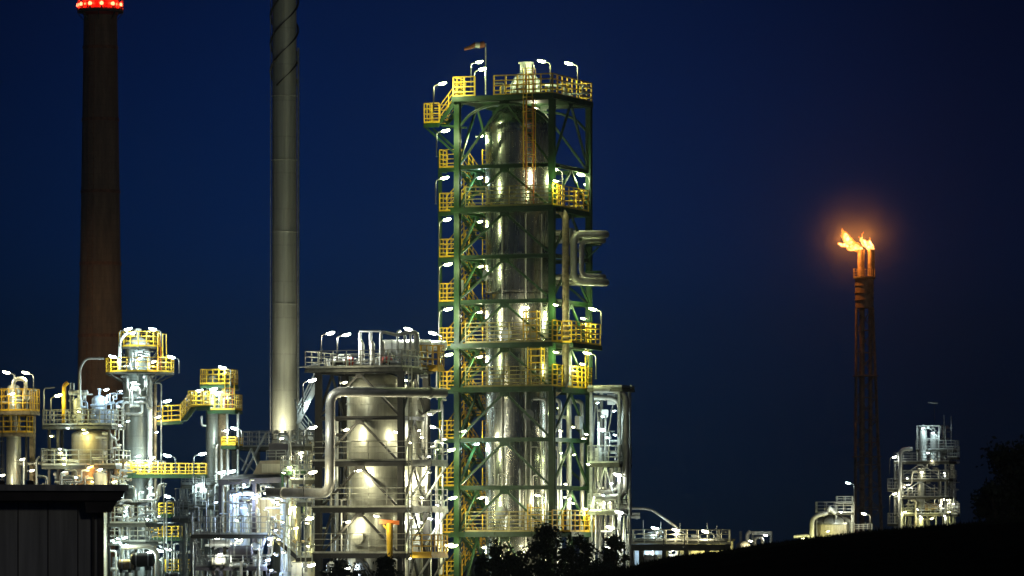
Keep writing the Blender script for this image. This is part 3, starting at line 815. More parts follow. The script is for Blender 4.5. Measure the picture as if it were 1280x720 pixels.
wall_lamps = [
    (601, 170, 304, 300, 'g', 'bulkhead lamp beside the shoulder of the silver vessel'),
    (600, 222, 304, 260, 'c', 'bulkhead lamp by the vessel at the uppermost railed gallery'),
    (600, 277, 304, 120, 'g', 'bulkhead lamp left of the vessel just below the uppermost gallery'),
    (601, 333, 304, 120, 'g', 'bulkhead lamp left of the vessel above its waist joint'),
    (600, 390, 304, 260, 'w', 'bulkhead lamp left of the vessel at the widest gallery'),
    (600, 446, 304, 260, 'w', 'bulkhead lamp left of the vessel at the gallery below the widest'),
    (596, 555, 304, 280, 'c', 'cold white bulkhead lamp inside the lower left of the green tower'),
    (602, 622, 304, 260, 'w', 'bulkhead lamp left of the vessel at the lowest grey railed gallery'),
    (606, 684, 304, 260, 'w', 'bulkhead lamp low beside the vessel above the trees'),
    (580, 539, 302, 120, 'w', 'small round bulkhead lamp on the left green column'),
    (658, 384, 300.6, 300, 'w', 'bright bulkhead lamp before the vessel waist under the green beam'),
    (672, 619, 300.6, 260, 'w', 'bulkhead lamp above the yellow ladder gate low on the vessel'),
    (663, 686, 300.8, 280, 'w', 'bulkhead lamp low before the vessel behind the trees'),
    (694.5, 440, 299.0, 200, 'g', 'added bulkhead lamp by the brown pipe at the right corner of the tower'),  # set forward here to brighten the front right column
    (708, 622, 303, 160, 'w', 'bulkhead lamp among the thin pipes in the lower right of the tower'),
    (733, 231, 306.5, 90, 'g', 'small bulkhead lamp behind the right end of the uppermost side gallery'),
    (694.5, 381, 299.0, 190, 'g', 'added bulkhead lamp on the front right green column at the widest gallery'),  # added to brighten the dark right columns, as are the rear ones below
    (729, 398, 302.6, 200, 'g', 'added bulkhead lamp near the rear right green column at the widest gallery'),
    (728, 455, 302.6, 160, 'g', 'added bulkhead lamp near the rear right green column one gallery lower'),
    (731, 636, 302.6, 240, 'g', 'added bulkhead lamp near the rear right green column at the lowest gallery'),
    (694.5, 226, 299.0, 150, 'g', 'added bulkhead lamp on the front right green column at the uppermost side gallery'),  # also added to brighten the front right column
    (668, 135, 306, 110, 'w', 'bulkhead lamp under the crown platform behind the vessel head'),
]
for px, py, Y, pw, c, words in wall_lamps:
    lamp(px, py, Y, words, 0, 1 if px < 650 else -1, pw, c, 'b')
#@@PART3
def drum(px, py, Y, L, r, m, label, yaw=0, group=None, saddles=True, name='horizontal_drum'):
    """a lying drum on two saddles"""
    c = P(px, py, Y); a = math.radians(yaw); d = Vector((math.cos(a), math.sin(a), 0))
    root = thing(name, label, 'drum', c, group)
    pts = [c - d * (L / 2 + r * .35), c - d * (L / 2 + r * .25), c - d * (L / 2), c + d * (L / 2), c + d * (L / 2 + r * .25), c + d * (L / 2 + r * .35)]
    MB().tube(pts, [r * .35, r * .75, r, r, r * .75, r * .35], 24).build('shell', m, root)
    for k in (-.3, .3):
        q = c + d * (L * k)
        MB().tube([q - d * .05, q + d * .05], r * 1.05, 24).build('band', 'galvanised', root)
        if saddles:
            MB().bar(q - Vector((0, 0, r * 1.5)), q - Vector((0, 0, r * .7)), r * 1.3, .2).build('saddle', 'dark_steel', root)
    return root

def valve(px, py, Y, r, m, label, group=None):
    c = P(px, py, Y)
    root = thing('valve', label, 'valve', c, group)
    mb = MB(); mb.tube([c - Vector((r * 1.6, 0, 0)), c - Vector((r * 1.2, 0, 0)), c, c + Vector((r * 1.2, 0, 0)), c + Vector((r * 1.6, 0, 0))], [r, r, r * .6, r, r], 12)
    mb.tube([c, c + Vector((0, 0, r * 2.4))], r * .3, 8); mb.build('body', m, root)
    w = MB(); n = 14; q = c + Vector((0, 0, r * 2.4))
    ring = [q + Vector((math.cos(2 * math.pi * i / n) * r * 1.2, math.sin(2 * math.pi * i / n) * r * 1.2, 0)) for i in range(n + 1)]
    w.tube(ring, r * .16, 6, caps=False); w.bar(ring[0], ring[n // 2], r * .2); w.bar(ring[n // 4], ring[3 * n // 4], r * .2)
    w.build('handwheel', m, root)

# ------------------------------------------------------------------ the process unit with the cream vessel
def cream_unit():
    Y = 297; fr = Frame(466, Y, 22); Yf = 295
    LV = [lv(p, Yf) for p in (462, 520, 578, 636, 693)]
    root = thing('process_unit', 'dark steel framed unit holding the big cream vessel left of the green tower', 'plant unit', fr.w(0, 0, 0))
    a, b = 2.77, 2.0
    frame_tower(root, fr, a, b, LV, 'dark_steel', cw=.36, bw=.24, brace=.13)
    deck(root, fr, -3.5, 3.0, -2.4, 2.4, LV[0] + .12, 'grey_rail', sp=.9, h=1.05)
    for i, z in enumerate(LV[2:]):
        mb = MB(); mb.fbox(fr, -a - .1, a + .7, -b - .85, -b - .02, z + .0, z + .07); mb.bar(fr.w(-a, -b - .85, z - .12), fr.w(a + .7, -b - .85, z - .12), .1, .26)
        d = mb.build('platform', 'dark_steel', root)
        MB().rail([fr.w(-a - .05, -b - .8, z + .07), fr.w(a + .65, -b - .8, z + .07)], h=1.2, sp=1.3, w=.05, rails=(1, .72, .42)).build('railing', 'grey_rail', d)
        # right hand brackets and landing
        u1 = 4.35
        last = (i == 2)
        mb = MB(); mb.fbox(fr, a + .25, u1, -1.0, 1.6, z - .02, z + .05); mb.bar(fr.w(a + .2, -1, z - .12), fr.w(u1, -1, z - .12), .1, .2); mb.bar(fr.w(u1, -1, z - .12), fr.w(u1, 1.6, z - .12), .1, .2)
        d = mb.build('platform', 'yellow_paint' if last else 'galvanised', root)
        MB().rail([fr.w(a + .3, -.97, z + .05), fr.w(u1, -.97, z + .05), fr.w(u1, 1.55, z + .05)], h=1.15, sp=.55 if last else .8, w=.075 if last else .05, rails=(1, .7, .4)).build('railing', 'yellow_paint' if last else 'galvanised', d)
        for v in (-.9, 1.5):
            MB().bar(fr.w(a + .15, v, z - 2.2), fr.w(u1 - .1, v, z - .25), .11).build('bracket', 'galvanised', root)
    ladder(root, fr.w(a + .75, -b - .35, 0), LV[0] + .1, fr.w(1, 0, 0) - fr.w(0, 0, 0), False, 'grey_rail')
    # stair flights behind the left columns
    s_ = fr.w(0, 1, 0) - fr.w(0, 0, 0)
    zz = LV + [LV[4] - 2.9]
    for i in range(5):
        p, q = (fr.w(-3.1, 2.6, zz[i + 1]), fr.w(-1.3, 2.6, zz[i])) if i % 2 else (fr.w(-1.3, 2.6, zz[i + 1]), fr.w(-3.1, 2.6, zz[i]))
        stair(root, p, q, .7, s_, 'galvanised', 'galvanised')
        mb = MB(); mb.fbox(fr, -3.7, -3.1, 2.2, 3.0, zz[i] - .06, zz[i]); mb.fbox(fr, -1.3, -.7, 2.2, 3.0, zz[i] - .06, zz[i]); mb.build('landing', 'galvanised', root)
    for u in (-3.6, -.8):
        MB().bar(fr.w(u, 3.0, 0), fr.w(u, 3.0, LV[0]), .12).build('stair_post', 'dark_steel', root)
    # diagonal lattice at the upper left
    for k in range(4):
        MB().bar(fr.w(-2.7 + k * .42, 1.9, LV[1] + .1), fr.w(-2.2 + k * .42, 1.9, LV[0] - .25), .07).build('lattice_bar', 'galvanised', root)
    vessel('cream_vessel', 'big cream domed vessel standing in the dark steel frame', 472, 466, 760, Y, 1.9, 'cream_cladding', .55, 6, base=.5)
    vessel('slim_vessel', 'slim pale vessel right of the big cream vessel', 517, 486, 760, 298.5, .62, 'cream_cladding', .5, 5, base=.5)
    vessel('slim_vessel', 'short pale vessel with a round head beside the right brackets of the dark unit', 531, 610, 760, 299, .42, 'white_pipe', .9, 2, base=.5, nozzle=False)
    # the big lagged pipe bend in front
    pipe([P(336, 616, 296), P(412, 617, 292), P(413, 489.5, 292), P(480, 490, 292), P(556, 491, 295)], .30, 'pipe_lagging', 'fat lagged pipe bending up and across the front of the dark unit', None, .8, n=20)
    # deck gear
    zt = LV[0] + .12
    drum(508, 434, 299, 3.0, .46, 'white_pipe', 'big white lying drum on top of the dark unit')
    drum(543, 432, 300, 1.4, .30, 'white_pipe', 'small white lying drum ending at the green tower', saddles=False)
    for i, px in enumerate((450, 463, 476)):
        t = thing('vent_silencer', 'slim white vent pipe over a fat lower sleeve on the dark unit roof', 'vent', P(px, 461, 296.5), 'row of three white vent pipes on the dark unit roof')
        MB().tube([P(px, 461, 296.5), P(px, 416, 296.5)], .1, 10).build('vent_pipe', 'white_pipe', t)
        MB().tube([P(px + 2.2, 461, 296.4), P(px + 2.2, 430, 296.4), P(px + 1.5, 427, 296.45)], [.16, .16, .1], 12).build('sleeve', 'pipe_lagging', t)
    pipe([P(449, 414, 296.5), P(476, 414, 296.5)], .06, 'white_pipe', 'thin level pipe joining the tops of the three vents', flange=False)
    pipe([P(476, 460, 296.3), P(476, 414, 296.3), P(488, 417, 296.4), P(497, 419, 296.5), P(508, 416, 296.6), P(522, 415, 296.8), P(522, 458, 297)], .10, 'white_pipe', 'sagging white pipe looping over the big white drum', bend=.3)
    for i, px in enumerate((497, 506, 513, 519)):
        pipe([P(px, 459, 297.4), P(px, 415 + i, 297.4), P(px + 3, 414 + i, 298.2)], .085, 'white_pipe', 'upright white pipe in the row before the big white drum', 'upright white pipes before the big white drum', .2)
    pipe([P(372, 459.5, 296), P(398, 456, 296)], .05, 'galvanised', 'thin sloping rail pipe at the left end of the dark unit roof', flange=False)
    drum(424, 452.5, 296.5, .95, .2, 'dark_steel', 'dark lying pump at the left end of the dark unit roof', name='pump')
    drum(437, 452, 296, .32, .29, 'red_paint', 'larger red motor on the dark unit roof', name='motor')
    drum(484, 450, 296.2, .5, .2, 'red_paint', 'smaller red motor below the sagging white pipe', name='motor')
    for i, (px, py) in enumerate(((446, 455), (457, 456), (468, 456), (492, 454), (501, 455), (530, 470))):
        valve(px, py, 296, .14, 'galvanised', 'small grey hand valve on the dark unit roof pipework', 'grey hand valves on the dark unit roof')
    clutter(16, (404, 528), (444, 461), (295.8, 299), ('galvanised', 'white_pipe', 'pipe_lagging'), 'thin pipe low among the pipework on the dark unit roof', 'thin pipes on the dark unit roof', (.04, .09), 5)
    clutter(14, (402, 434), (470, 700), (296, 300), ('galvanised', 'pipe_lagging', 'dark_steel'), 'thin pipe left of the big cream vessel', 'thin pipes left of the big cream vessel', (.05, .11), 6, .3)
    clutter(18, (503, 556), (500, 718), (297, 301), ('white_pipe', 'pipe_lagging', 'galvanised'), 'thin pipe in the bundle between cream vessel and green tower', 'thin pipes between cream vessel and green tower', (.05, .11), 7, .35)
    clutter(12, (405, 500), (698, 745), (294, 300), ('pipe_lagging', 'galvanised', 'dark_steel'), 'ground pipe under the dark steel unit', 'ground pipes under the dark steel unit', (.08, .18), 8, .6)
    # yellow gate platform on the roof
    t = thing('yellow_platform', 'small yellow railed platform between the white drum and the green tower', 'platform', P(538, 463, 298))
    f2 = Frame(538, 298, 22)
    deck(t, f2, -.75, .7, -.5, .5, lv(459, 298), 'yellow_paint', 'yellow_paint', sp=.4, h=1.35)
    for u in (-.65, .6): MB().bar(f2.w(u, -.4, lv(500, 298)), f2.w(u, -.4, lv(462, 298)), .09).build('leg', 'galvanised', t)
    MB().bar(f2.w(-.65, .4, lv(500, 298)), f2.w(-.65, .4, lv(462, 298)), .09).build('leg', 'galvanised', t)
    # jib crane
    t = thing('jib_crane', 'yellow T shaped jib crane post with an orange top beam', 'crane', P(487, 702, 292.3))
    MB().tube([P(487.5, 704, 292.3), P(487, 654, 292.3)], [.17, .22], 14).build('post', 'yellow_paint', t)
    MB().ibeam(P(474, 652, 292.3), P(499, 653.5, 292.3), .28, .26).build('beam', 'orange_paint', t)
    MB().bar(P(479, 656, 292.3), P(486, 664, 292.3), .1).build('strut', 'yellow_paint', t)
    vessel('blue_vessel', 'bluish lit small vessel under the dark unit', 453, 700, 760, 295.5, .5, 'blue_white', .5, 1, base=.3, nozzle=False)
cream_unit()
CU = 'lamps of the dark steel unit'
for px, py, Y, H, d, pw, c, words in [
    (413, 416, 296, 1.7, 1, 300, 'n', 'leftmost pole lamp on the roof of the dark steel unit'),
    (433, 418, 296, 1.5, 1, 300, 'n', 'pole lamp above the larger red motor on the dark unit roof'),
    (510, 411, 299, 1.9, -1, 320, 'n', 'pole lamp above the big white drum on the dark unit roof'),
    (541, 416, 300, 1.8, -1, 300, 'n', 'pole lamp over the small white drum beside the green tower'),
    (390, 475, 291, 1.9, 1, 220, 'n', 'pole lamp left of the dark unit just under its roof edge'),
    (391, 534, 291, 1.3, 1, 220, 'n', 'pole lamp left of the fat bent pipe halfway up the dark unit'),
    (539, 533, 299, 1.6, -1, 260, 'n', 'pole lamp over the upper right bracket platform of the dark unit'),
    (391, 590, 291, 1.3, 1, 220, 'w', 'pole lamp left of the fat bent pipe just above its lower bend'),
    (387, 648, 291, 1.3, 1, 220, 'w', 'pole lamp left of the dark column under the fat pipe'),
    (389, 706, 291, 1.3, 1, 220, 'n', 'pole lamp low left of the dark unit near the ground'),
    (561, 681, 297, 1.3, 1, 220, 'y', 'pole lamp over the yellow bracket platform of the dark unit'),
]: lamp(px, py, Y, words, H, d, pw * (.55 if Y == 291 else 1), c)
for px, py, Y, pw, c, words in [
    (431, 478, 294.4, 260, 'w', 'bulkhead lamp before the left shoulder of the big cream vessel'),
    (433, 537, 294.6, 240, 'w', 'bulkhead lamp left of the cream vessel under the second beam'),
    (506, 475, 296, 200, 'w', 'bulkhead lamp right of the cream vessel dome'),
    (449, 588, 294, 330, 'w', 'bulkhead lamp before the cream vessel under the third beam'),
    (495, 540, 294.8, 160, 'w', 'bulkhead lamp right of the cream vessel at the second beam'),
    (470, 645, 291.4, 120, 'w', 'bulkhead lamp before the cream vessel behind the crane beam'),
    (435, 652, 295, 220, 'w', 'bulkhead lamp left of the cream vessel above the lowest railing'),
    (533, 590, 297, 260, 'w', 'bulkhead lamp under the upper right bracket platform'),
    (537, 648, 297, 260, 'n', 'bulkhead lamp under the lower right bracket platform'),
    (512, 600, 297, 260, 'w', 'bulkhead lamp on the slim pale vessel'),
    (505, 670, 296.5, 240, 'w', 'bulkhead lamp low on the slim pale vessel'),
    (435, 710, 295, 240, 'n', 'bulkhead lamp under the dark unit beside the bluish vessel'),
]: lamp(px, py, Y, words, 0, 1 if px < 470 else -1, pw, c, 'b')

# ------------------------------------------------------------------ annex right of the green tower
def annex():
    Y = 304; fr = Frame(763, Y, 22)
    root = thing('pipe_annex', 'narrow grey framed annex between the green tower and two tall pipes', 'plant unit', fr.w(0, 0, 0))
    LV = [lv(p, Y) for p in (487, 580, 640)]
    frame_tower(root, fr, .95, .9, LV, 'galvanised', cw=.18, bw=.16, brace=.09, skip=(('front', 0), ('front', 2)))
    for z in LV[1:]: deck(root, fr, -1.1, 1.0, -1.1, 1.1, z + .05, 'galvanised', sp=.6, h=1.1)
    deck(root, fr, -1.1, 1.2, -1.1, 1.1, LV[0] + .1, 'galvanised', sp=5, h=.12)
    for (px, pt, pb, w) in ((764, 493, 506, .5), (756, 512, 522, .42), (748, 560, 578, .4)):
        MB().box(P(px, (pt + pb) / 2, Y - .3), w, .4, (pb - pt) / 19.7).build('control_cabinet', 'white_pipe', root)
    pipe([P(742, 487, 303), P(782, 487.5, 303), P(782, 622, 303), P(744, 622.5, 303)], .22, 'pipe_lagging', 'outer fat grey pipe bending down right of the annex', 'fat grey pipes bending round the annex', .9, n=16)
    pipe([P(742, 497, 303.6), P(775, 497.5, 303.6), P(775, 614, 303.6), P(744, 614.5, 303.6)], .17, 'pipe_lagging', 'inner fat grey pipe bending down right of the annex', 'fat grey pipes bending round the annex', .8, n=16)
    pipe([P(787, 720, 304), P(787, 486, 304), P(790, 482, 304)], .09, 'galvanised', 'thin pipe standing right of the two fat annex pipes', None, .1)
    pipe([P(765, 720, 304.5), P(765, 585, 304.5)], .2, 'pipe_lagging', 'thick upright pipe under the annex')
    clutter(16, (743, 774), (490, 690), (303.4, 305), ('galvanised', 'white_pipe', 'pipe_lagging'), 'thin pipe inside the annex right of the green tower', 'thin pipes inside the annex', (.04, .09), 21, .45)
annex()
PW = 0.3
for px, py, Y, H, d, pw, c, words in [
    (752, 537, 302.8, 1.4, -1, 240, 'c', 'cold white pole lamp inside the annex'),
    (772, 593, 302.6, 1.0, -1, 150, 'n', 'small pole lamp under the annex middle platform'),
    (774, 640, 302.6, 1.2, -1, 200, 'n', 'pole lamp under the bend of the fat annex pipes'),
    (763, 659, 302.6, 1.2, -1, 200, 'w', 'pole lamp low below the annex by the trees'),
]: lamp(px, py, Y, words, H, d, pw, c)
lamp(760, 684, 302, 'bulkhead lamp behind the trees right of the green tower', 0, -1, 260, 'n', 'b')

# ------------------------------------------------------------------ pipe bridge and low building to the right
def bridge():
    Y = 322; s = Y / F
    root = thing('pipe_bridge', 'long low pipe bridge with a railed deck right of the annex', 'pipe bridge', P(775, 690, Y))
    z = lv(680, Y); x0, x1 = X(778, Y), X(912, Y)
    mb = MB(); mb.box(((x0 + x1) / 2, Y, z - .1), x1 - x0, 2.4, .16)
    for yy in (-1.15, 1.15): mb.bar((x0, Y + yy, z - .3), (x1, Y + yy, z - .3), .12, .3)
    d = mb.build('platform', 'dark_steel', root)
    MB().rail([(x0, Y - 1.15, z), (x1, Y - 1.15, z), (x1, Y + 1.15, z), (x0, Y + 1.15, z)], h=.95, sp=.75, w=.055).build('railing', 'cream_wall', d)
    for px in (790, 802, 831, 858, 884, 908):
        for yy in (-1.0, 1.0):
            MB().bar((X(px, Y), Y + yy, 0), (X(px, Y), Y + yy, z - .45), .24).build('leg', 'dark_steel', root)
    for i, dy in enumerate((-.7, -.3, .2, .7)):
        pipe([(x0, Y + dy, z + .25), (x1 - .4, Y + dy, z + .25)], .12 + .03 * (i % 2), 'pipe_lagging', 'long level pipe lying on the pipe bridge deck', 'long level pipes on the pipe bridge', 0)
    clutter(22, (782, 908), (665, 681), (321, 323), ('white_pipe', 'cream_wall', 'galvanised'), 'short bent pipe on the pipe bridge deck', 'short bent pipes on the pipe bridge', (.04, .1), 31, .4)
    pipe([P(782, 635.5, Y), P(813, 636, Y), P(849, 661, Y), P(849, 676, Y)], .09, 'pipe_lagging', 'thin pipe sloping down onto the pipe bridge', None, .4)
    pipe([P(782, 642, Y), P(800, 642, Y)], .08, 'pipe_lagging', 'short level pipe below the sloping pipe', None, 0)
    pipe([P(784, 660, Y), P(784, 646, Y), P(800, 646, Y)], .13, 'pipe_lagging', 'fat hooked pipe at the start of the pipe bridge', None, .3)
    # low buildings below it
    t = thing('low_building', 'low pale building glimpsed under the pipe bridge lit cold blue', 'building', P(808, 700, Y + 4))
    MB().box(P(808, 694, Y + 4), 2.6, 3, 2.0).build('wall', 'blue_white', t)
    MB().box(P(808, 674.5, Y + 4) - Vector((0, 0, .0)), 2.9, 3.4, .18).build('roof', 'dark_steel', t)
    t = thing('low_building', 'low cream building under the right end of the pipe bridge', 'building', P(884, 700, Y + 4))
    MB().box(P(882, 692, Y + 4), 3.6, 3, 1.7).build('wall', 'cream_wall', t)
    MB().box(P(882, 675, Y + 4), 3.9, 3.4, .16).build('roof', 'dark_steel', t)
    MB().box(P(868, 690, Y + 2.4), .5, .12, 1.2).build('door', 'tan_metal', t)
    drum(812, 699, Y - .5, 1.0, .28, 'white_pipe', 'white lying drum under the pipe bridge')
    clutter(14, (785, 860), (686, 712), (321, 325), ('white_pipe', 'galvanised', 'pipe_lagging'), 'tangled low pipe under the pipe bridge', 'tangled low pipes under the pipe bridge', (.05, .1), 33, .5)
    for px, pt in ((804, 650), (826, 652), (850, 654), (884, 654), (896, 657)):
        t = thing('lightning_rod', 'thin upright rod on the pipe bridge railing', 'rod', P(px, 680, Y), 'thin rods on the pipe bridge')
        MB().tube([P(px, 680, Y), P(px, pt, Y)], .025, 5).build('rod', 'galvanised', t)
bridge()
for px, py, Y, H, d, pw, c, words in [
    (819, 660, 321, 1.0, -1, 190, 'c', 'cold white pole lamp at the left of the pipe bridge'),
    (845, 662, 320.8, 1.0, -1, 260, 'w', 'brightest warm pole lamp on the pipe bridge under the sloping pipe'),
    (882, 664, 321, .9, -1, 200, 'w', 'warm pole lamp at the right of the pipe bridge'),
]: lamp(px, py, Y, words, H, d, pw, c)
for px, py, Y, pw, c, words in [
    (812, 685, 323.5, 260, 'c', 'cold bulkhead lamp under the pipe bridge before the blue lit building'),
    (840, 687, 323, 160, 'n', 'bulkhead lamp under the pipe bridge between the two low buildings'),
    (872, 684, 323.4, 200, 'y', 'warm bulkhead lamp on the cream low building'),
    (897, 684, 323.4, 120, 'y', 'second warm bulkhead lamp near the corner of the cream low building'),
]: lamp(px, py, Y, words, 0, -1, pw, c, 'b')

# far small pipe group beyond the crest
pipe([P(934, 705, 400), P(934, 668, 400), P(938, 664, 400)], .18, 'white_pipe', 'hooked pale pipe standing beyond the crest right of the bridge', None, .3)
pipe([P(944, 700, 400), P(944, 672, 400), P(953, 672, 400), P(953, 700, 400)], .14, 'pipe_lagging', 'U shaped pale pipe beyond the crest right of the bridge', None, .3)
t = thing('pipe_gantry', 'small dark pipe gantry beyond the crest right of the bridge', 'gantry', P(950, 700, 402))
for px in (926, 941, 964): MB().bar(P(px, 705, 402), P(px, 664, 402), .18).build('leg', 'galvanised', t)
MB().bar(P(940, 666.5, 402), P(965, 666.5, 402), .2, .3).build('beam', 'galvanised', t)
t = thing('pipe_stub', 'short pale tank edge showing over the crest right of the bridge', 'tank', P(930, 700, 398))
MB().lathe(P(929, 720, 398), [(.6, 0), (.6, 2.6), (.3, 2.85), (.05, 2.9)], 20).build('shell', 'cream_wall', t)
lamp(938, 676, 397, 'bulkhead lamp beside the hooked pipe beyond the crest', 0, -1, 160, 'w', 'b')
lamp(957, 669, 400, 'faint bulkhead lamp on the gantry beyond the crest', 0, -1, 50, 'n', 'b')
PW = 0.9
#@@PART4
# ------------------------------------------------------------------ flare stack
def flare():
    Y = 600; s = Y / F
    root = thing('flare_stack', 'tall slim dark flare stack with two burner tips', 'flare stack', P(1085, 690, Y))

    def xl(py): return 1070.5 - 1.5 * (py - 385) / 280
    def xr(py): return 1091 + 11 * (py - 385) / 280
    dep = lambda py: (xr(py) - xl(py)) * s * .8
    mb = None
    corner = lambda py, i: P((xl(py), xr(py), xr(py), xl(py))[i], py, Y) + Vector((0, (-.5, -.5, .5, .5)[i] * dep(py), 0))
    for i in range(4): MB().tube([corner(385, i), corner(735, i)], .11, 8).build('leg', 'flare_steel', root)
    rows = list(range(385, 721, 28))
    for k, py in enumerate(rows):
        mb = MB()
        for i in range(4): mb.bar(corner(py, i), corner(py, (i + 1) % 4), .09)
        mb.build('cross_beam', 'flare_steel', root)
        if k < len(rows) - 1:
            mb = MB()
            for i in range(4):
                mb.bar(corner(py, i), corner(rows[k + 1], (i + 1) % 4), .07); mb.bar(corner(py, (i + 1) % 4), corner(rows[k + 1], i), .07)
            mb.build('brace', 'flare_steel', root)
    for px, r in ((1077.5, .34), (1088, .26)):
        MB().tube([P(px, 735, Y), P(px, 350, Y)], r, 14).build('riser', 'flare_steel', root)
    for py in (470, 571, 634):
        c = P((xl(py) + xr(py)) / 2, py, Y)
        MB().box(c, (xr(py) - xl(py)) * s + .7, dep(py) + .7, .1).build('platform', 'flare_steel', root)
    c = P(1080.5, 347, Y)
    MB().lathe((c.x, c.y, 0), [(1.15, Z(385, Y)), (1.18, Z(349, Y)), (.5, Z(347, Y))], 24).build('wind_shield', 'flare_steel', root)
    for py in (357, 366, 375):
        MB().lathe((c.x, c.y, 0), [(1.15, Z(py + .6, Y)), (1.24, Z(py + .6, Y)), (1.24, Z(py - .6, Y)), (1.15, Z(py - .6, Y))], 24, caps=False).build('stiffening_ring', 'flare_steel', root)
    ring_deck(root, (c.x, c.y), .3, 1.38, Z(347, Y), 'flare_steel', n=16, h=1.1)
    for px in (1076.5, 1088.5):
        MB().tube([P(px, 347, Y), P(px, 318, Y), P(px, 312, Y)], [.42, .42, .5], 18).build('burner_tip', 'flare_steel', root)
    for px in (1072.5, 1093): MB().tube([P(px, 347, Y), P(px, 313, Y)], .07, 6).build('pilot_pipe', 'flare_steel', root)
    # the flames: a hot core within an outer flame
    def fire(name, label, tongues, out=1.0):
        t = thing(name, label, 'flame', P(*tongues[0][0][0], Y))
        for nm, k, m in (('flame_core', .62, 'fire_core'), ('outer_flame', 1.0, 'fire_edge')):
            for pts, rad in tongues:
                P0 = [P(x, y, Y) for x, y in pts]
                cs = []
                for i in range(len(P0) - 1):
                    for j in range(5): cs.append(P0[i].lerp(P0[i + 1], j / 5))
                cs.append(P0[-1]); n = len(cs) - 1
                J = random.Random(int(rad * 1000))
                cs = [q + Vector((J.gauss(0, .11), J.gauss(0, .25), J.gauss(0, .11))) * min(1, i / 6) for i, q in enumerate(cs)]
                sm = [cs[0]] + [(cs[i - 1] + cs[i] * 2 + cs[i + 1]) / 4 for i in range(1, n)] + [cs[-1]]
                rr = [rad * 1.05 * k * (max(.12, math.sin(math.pi * min(1, .18 + .82 * i / n)) ** .8)) * (1 + .13 * math.sin(i * 1.7 + rad * 9)) for i in range(n + 1)]
                rr[-1] = .03
                mb = MB(); mb.tube(sm if k == 1 else sm[:max(4, int(n * .85))], rr if k == 1 else rr[:max(4, int(n * .85))], 12)
                mb.build(nm, m, t)
        return t
    fire('flare_flame', 'long orange flame blown to one side from the nearer burner tip', [
        ([(1078, 312.5), (1072, 310.5), (1065, 305), (1059, 298), (1055.5, 292), (1053, 287)], .56),
        ([(1076, 312), (1067, 307.5), (1061, 300), (1058, 293)], .40),
        ([(1074, 312), (1064, 310), (1057, 307), (1050, 305), (1046, 305.5)], .30),
        ([(1068, 309), (1060, 303), (1055, 297), (1050, 293)], .22)])
    fire('flare_flame', 'short forked yellow flame on the other burner tip', [
        ([(1089, 313), (1085, 309), (1081, 304), (1077, 299), (1074, 296)], .27),
        ([(1091, 313), (1088, 308), (1085, 303), (1081, 299)], .22),
        ([(1092, 312), (1091, 307), (1088, 302), (1086, 299)], .19),
        ([(1085, 312), (1080, 308), (1078, 303), (1077, 297), (1078.5, 290)], .12)])
    for px, py, pw, dy in ((1066, 304, 8000, -.35), (1083, 300, 6000, -.35), (1053, 296, 7000, -1.3)):
        lo = bpy.data.objects.new('flame_light', light_data(pw, 'o', .5)); COL.objects.link(lo); lo.location = P(px, py, Y + dy)
glow('fire_core', (1.0, .62, .20), 7.0)
m = glow('fire_edge', (1.0, .30, .03), 1.5)
nt = m.node_tree; tr = nt.nodes.new('ShaderNodeBsdfTransparent'); mxs = nt.nodes.new('ShaderNodeMixShader')
nz = nt.nodes.new('ShaderNodeTexNoise'); nz.inputs['Scale'].default_value = 1.4; nz.inputs['Detail'].default_value = 4
mr = nt.nodes.new('ShaderNodeMapRange'); mr.inputs[1].default_value = .3; mr.inputs[2].default_value = .7; mr.inputs[3].default_value = .25; mr.inputs[4].default_value = .95
tcn = nt.nodes.new('ShaderNodeTexCoord'); nt.links.new(tcn.outputs['Object'], nz.inputs[0]); nt.links.new(nz.outputs[0], mr.inputs[0])
em = [n_ for n_ in nt.nodes if n_.type == 'EMISSION'][0]; ou = [n_ for n_ in nt.nodes if n_.type == 'OUTPUT_MATERIAL'][0]
nt.links.new(mr.outputs[0], mxs.inputs[0]); nt.links.new(tr.outputs[0], mxs.inputs[1]); nt.links.new(em.outputs[0], mxs.inputs[2]); nt.links.new(mxs.outputs[0], ou.inputs[0])
flare()
# added scattering volume that gives the flame its glow halo
sm = MB(); sm.ell(P(1072, 300, 600), 9, 9, 9, 24, 16)
so = sm.build('flare_halo', 'fire_core'); so['kind'] = 'stuff'
set_origin(so, P(1072, 300, 600))
m = bpy.data.materials.new('flare_halo'); m.use_nodes = True
n, l = m.node_tree.nodes, m.node_tree.links; n.clear()
t = n.new('ShaderNodeTexCoord'); ln = n.new('ShaderNodeVectorMath'); ln.operation = 'LENGTH'; l.new(t.outputs['Object'], ln.inputs[0])
mr = n.new('ShaderNodeMapRange'); mr.inputs[1].default_value = 0; mr.inputs[2].default_value = 9; mr.inputs[3].default_value = 1; mr.inputs[4].default_value = 0
l.new(ln.outputs['Value'], mr.inputs[0])
nz = n.new('ShaderNodeTexNoise'); nz.inputs['Scale'].default_value = .35; nz.inputs['Detail'].default_value = 2; l.new(t.outputs['Object'], nz.inputs[0])
pw = n.new('ShaderNodeMath'); pw.operation = 'POWER'; pw.inputs[1].default_value = 2.0; l.new(mr.outputs[0], pw.inputs[0])
mu = n.new('ShaderNodeMath'); mu.operation = 'MULTIPLY'; l.new(pw.outputs[0], mu.inputs[0]); l.new(nz.outputs[0], mu.inputs[1])
dn = n.new('ShaderNodeMath'); dn.operation = 'MULTIPLY'; dn.inputs[1].default_value = HALO; l.new(mu.outputs[0], dn.inputs[0])
vs = n.new('ShaderNodeVolumePrincipled'); vs.inputs['Color'].default_value = (.85, .8, .75, 1); l.new(dn.outputs[0], vs.inputs['Density'])
ou = n.new('ShaderNodeOutputMaterial'); l.new(vs.outputs[0], ou.inputs['Volume'])
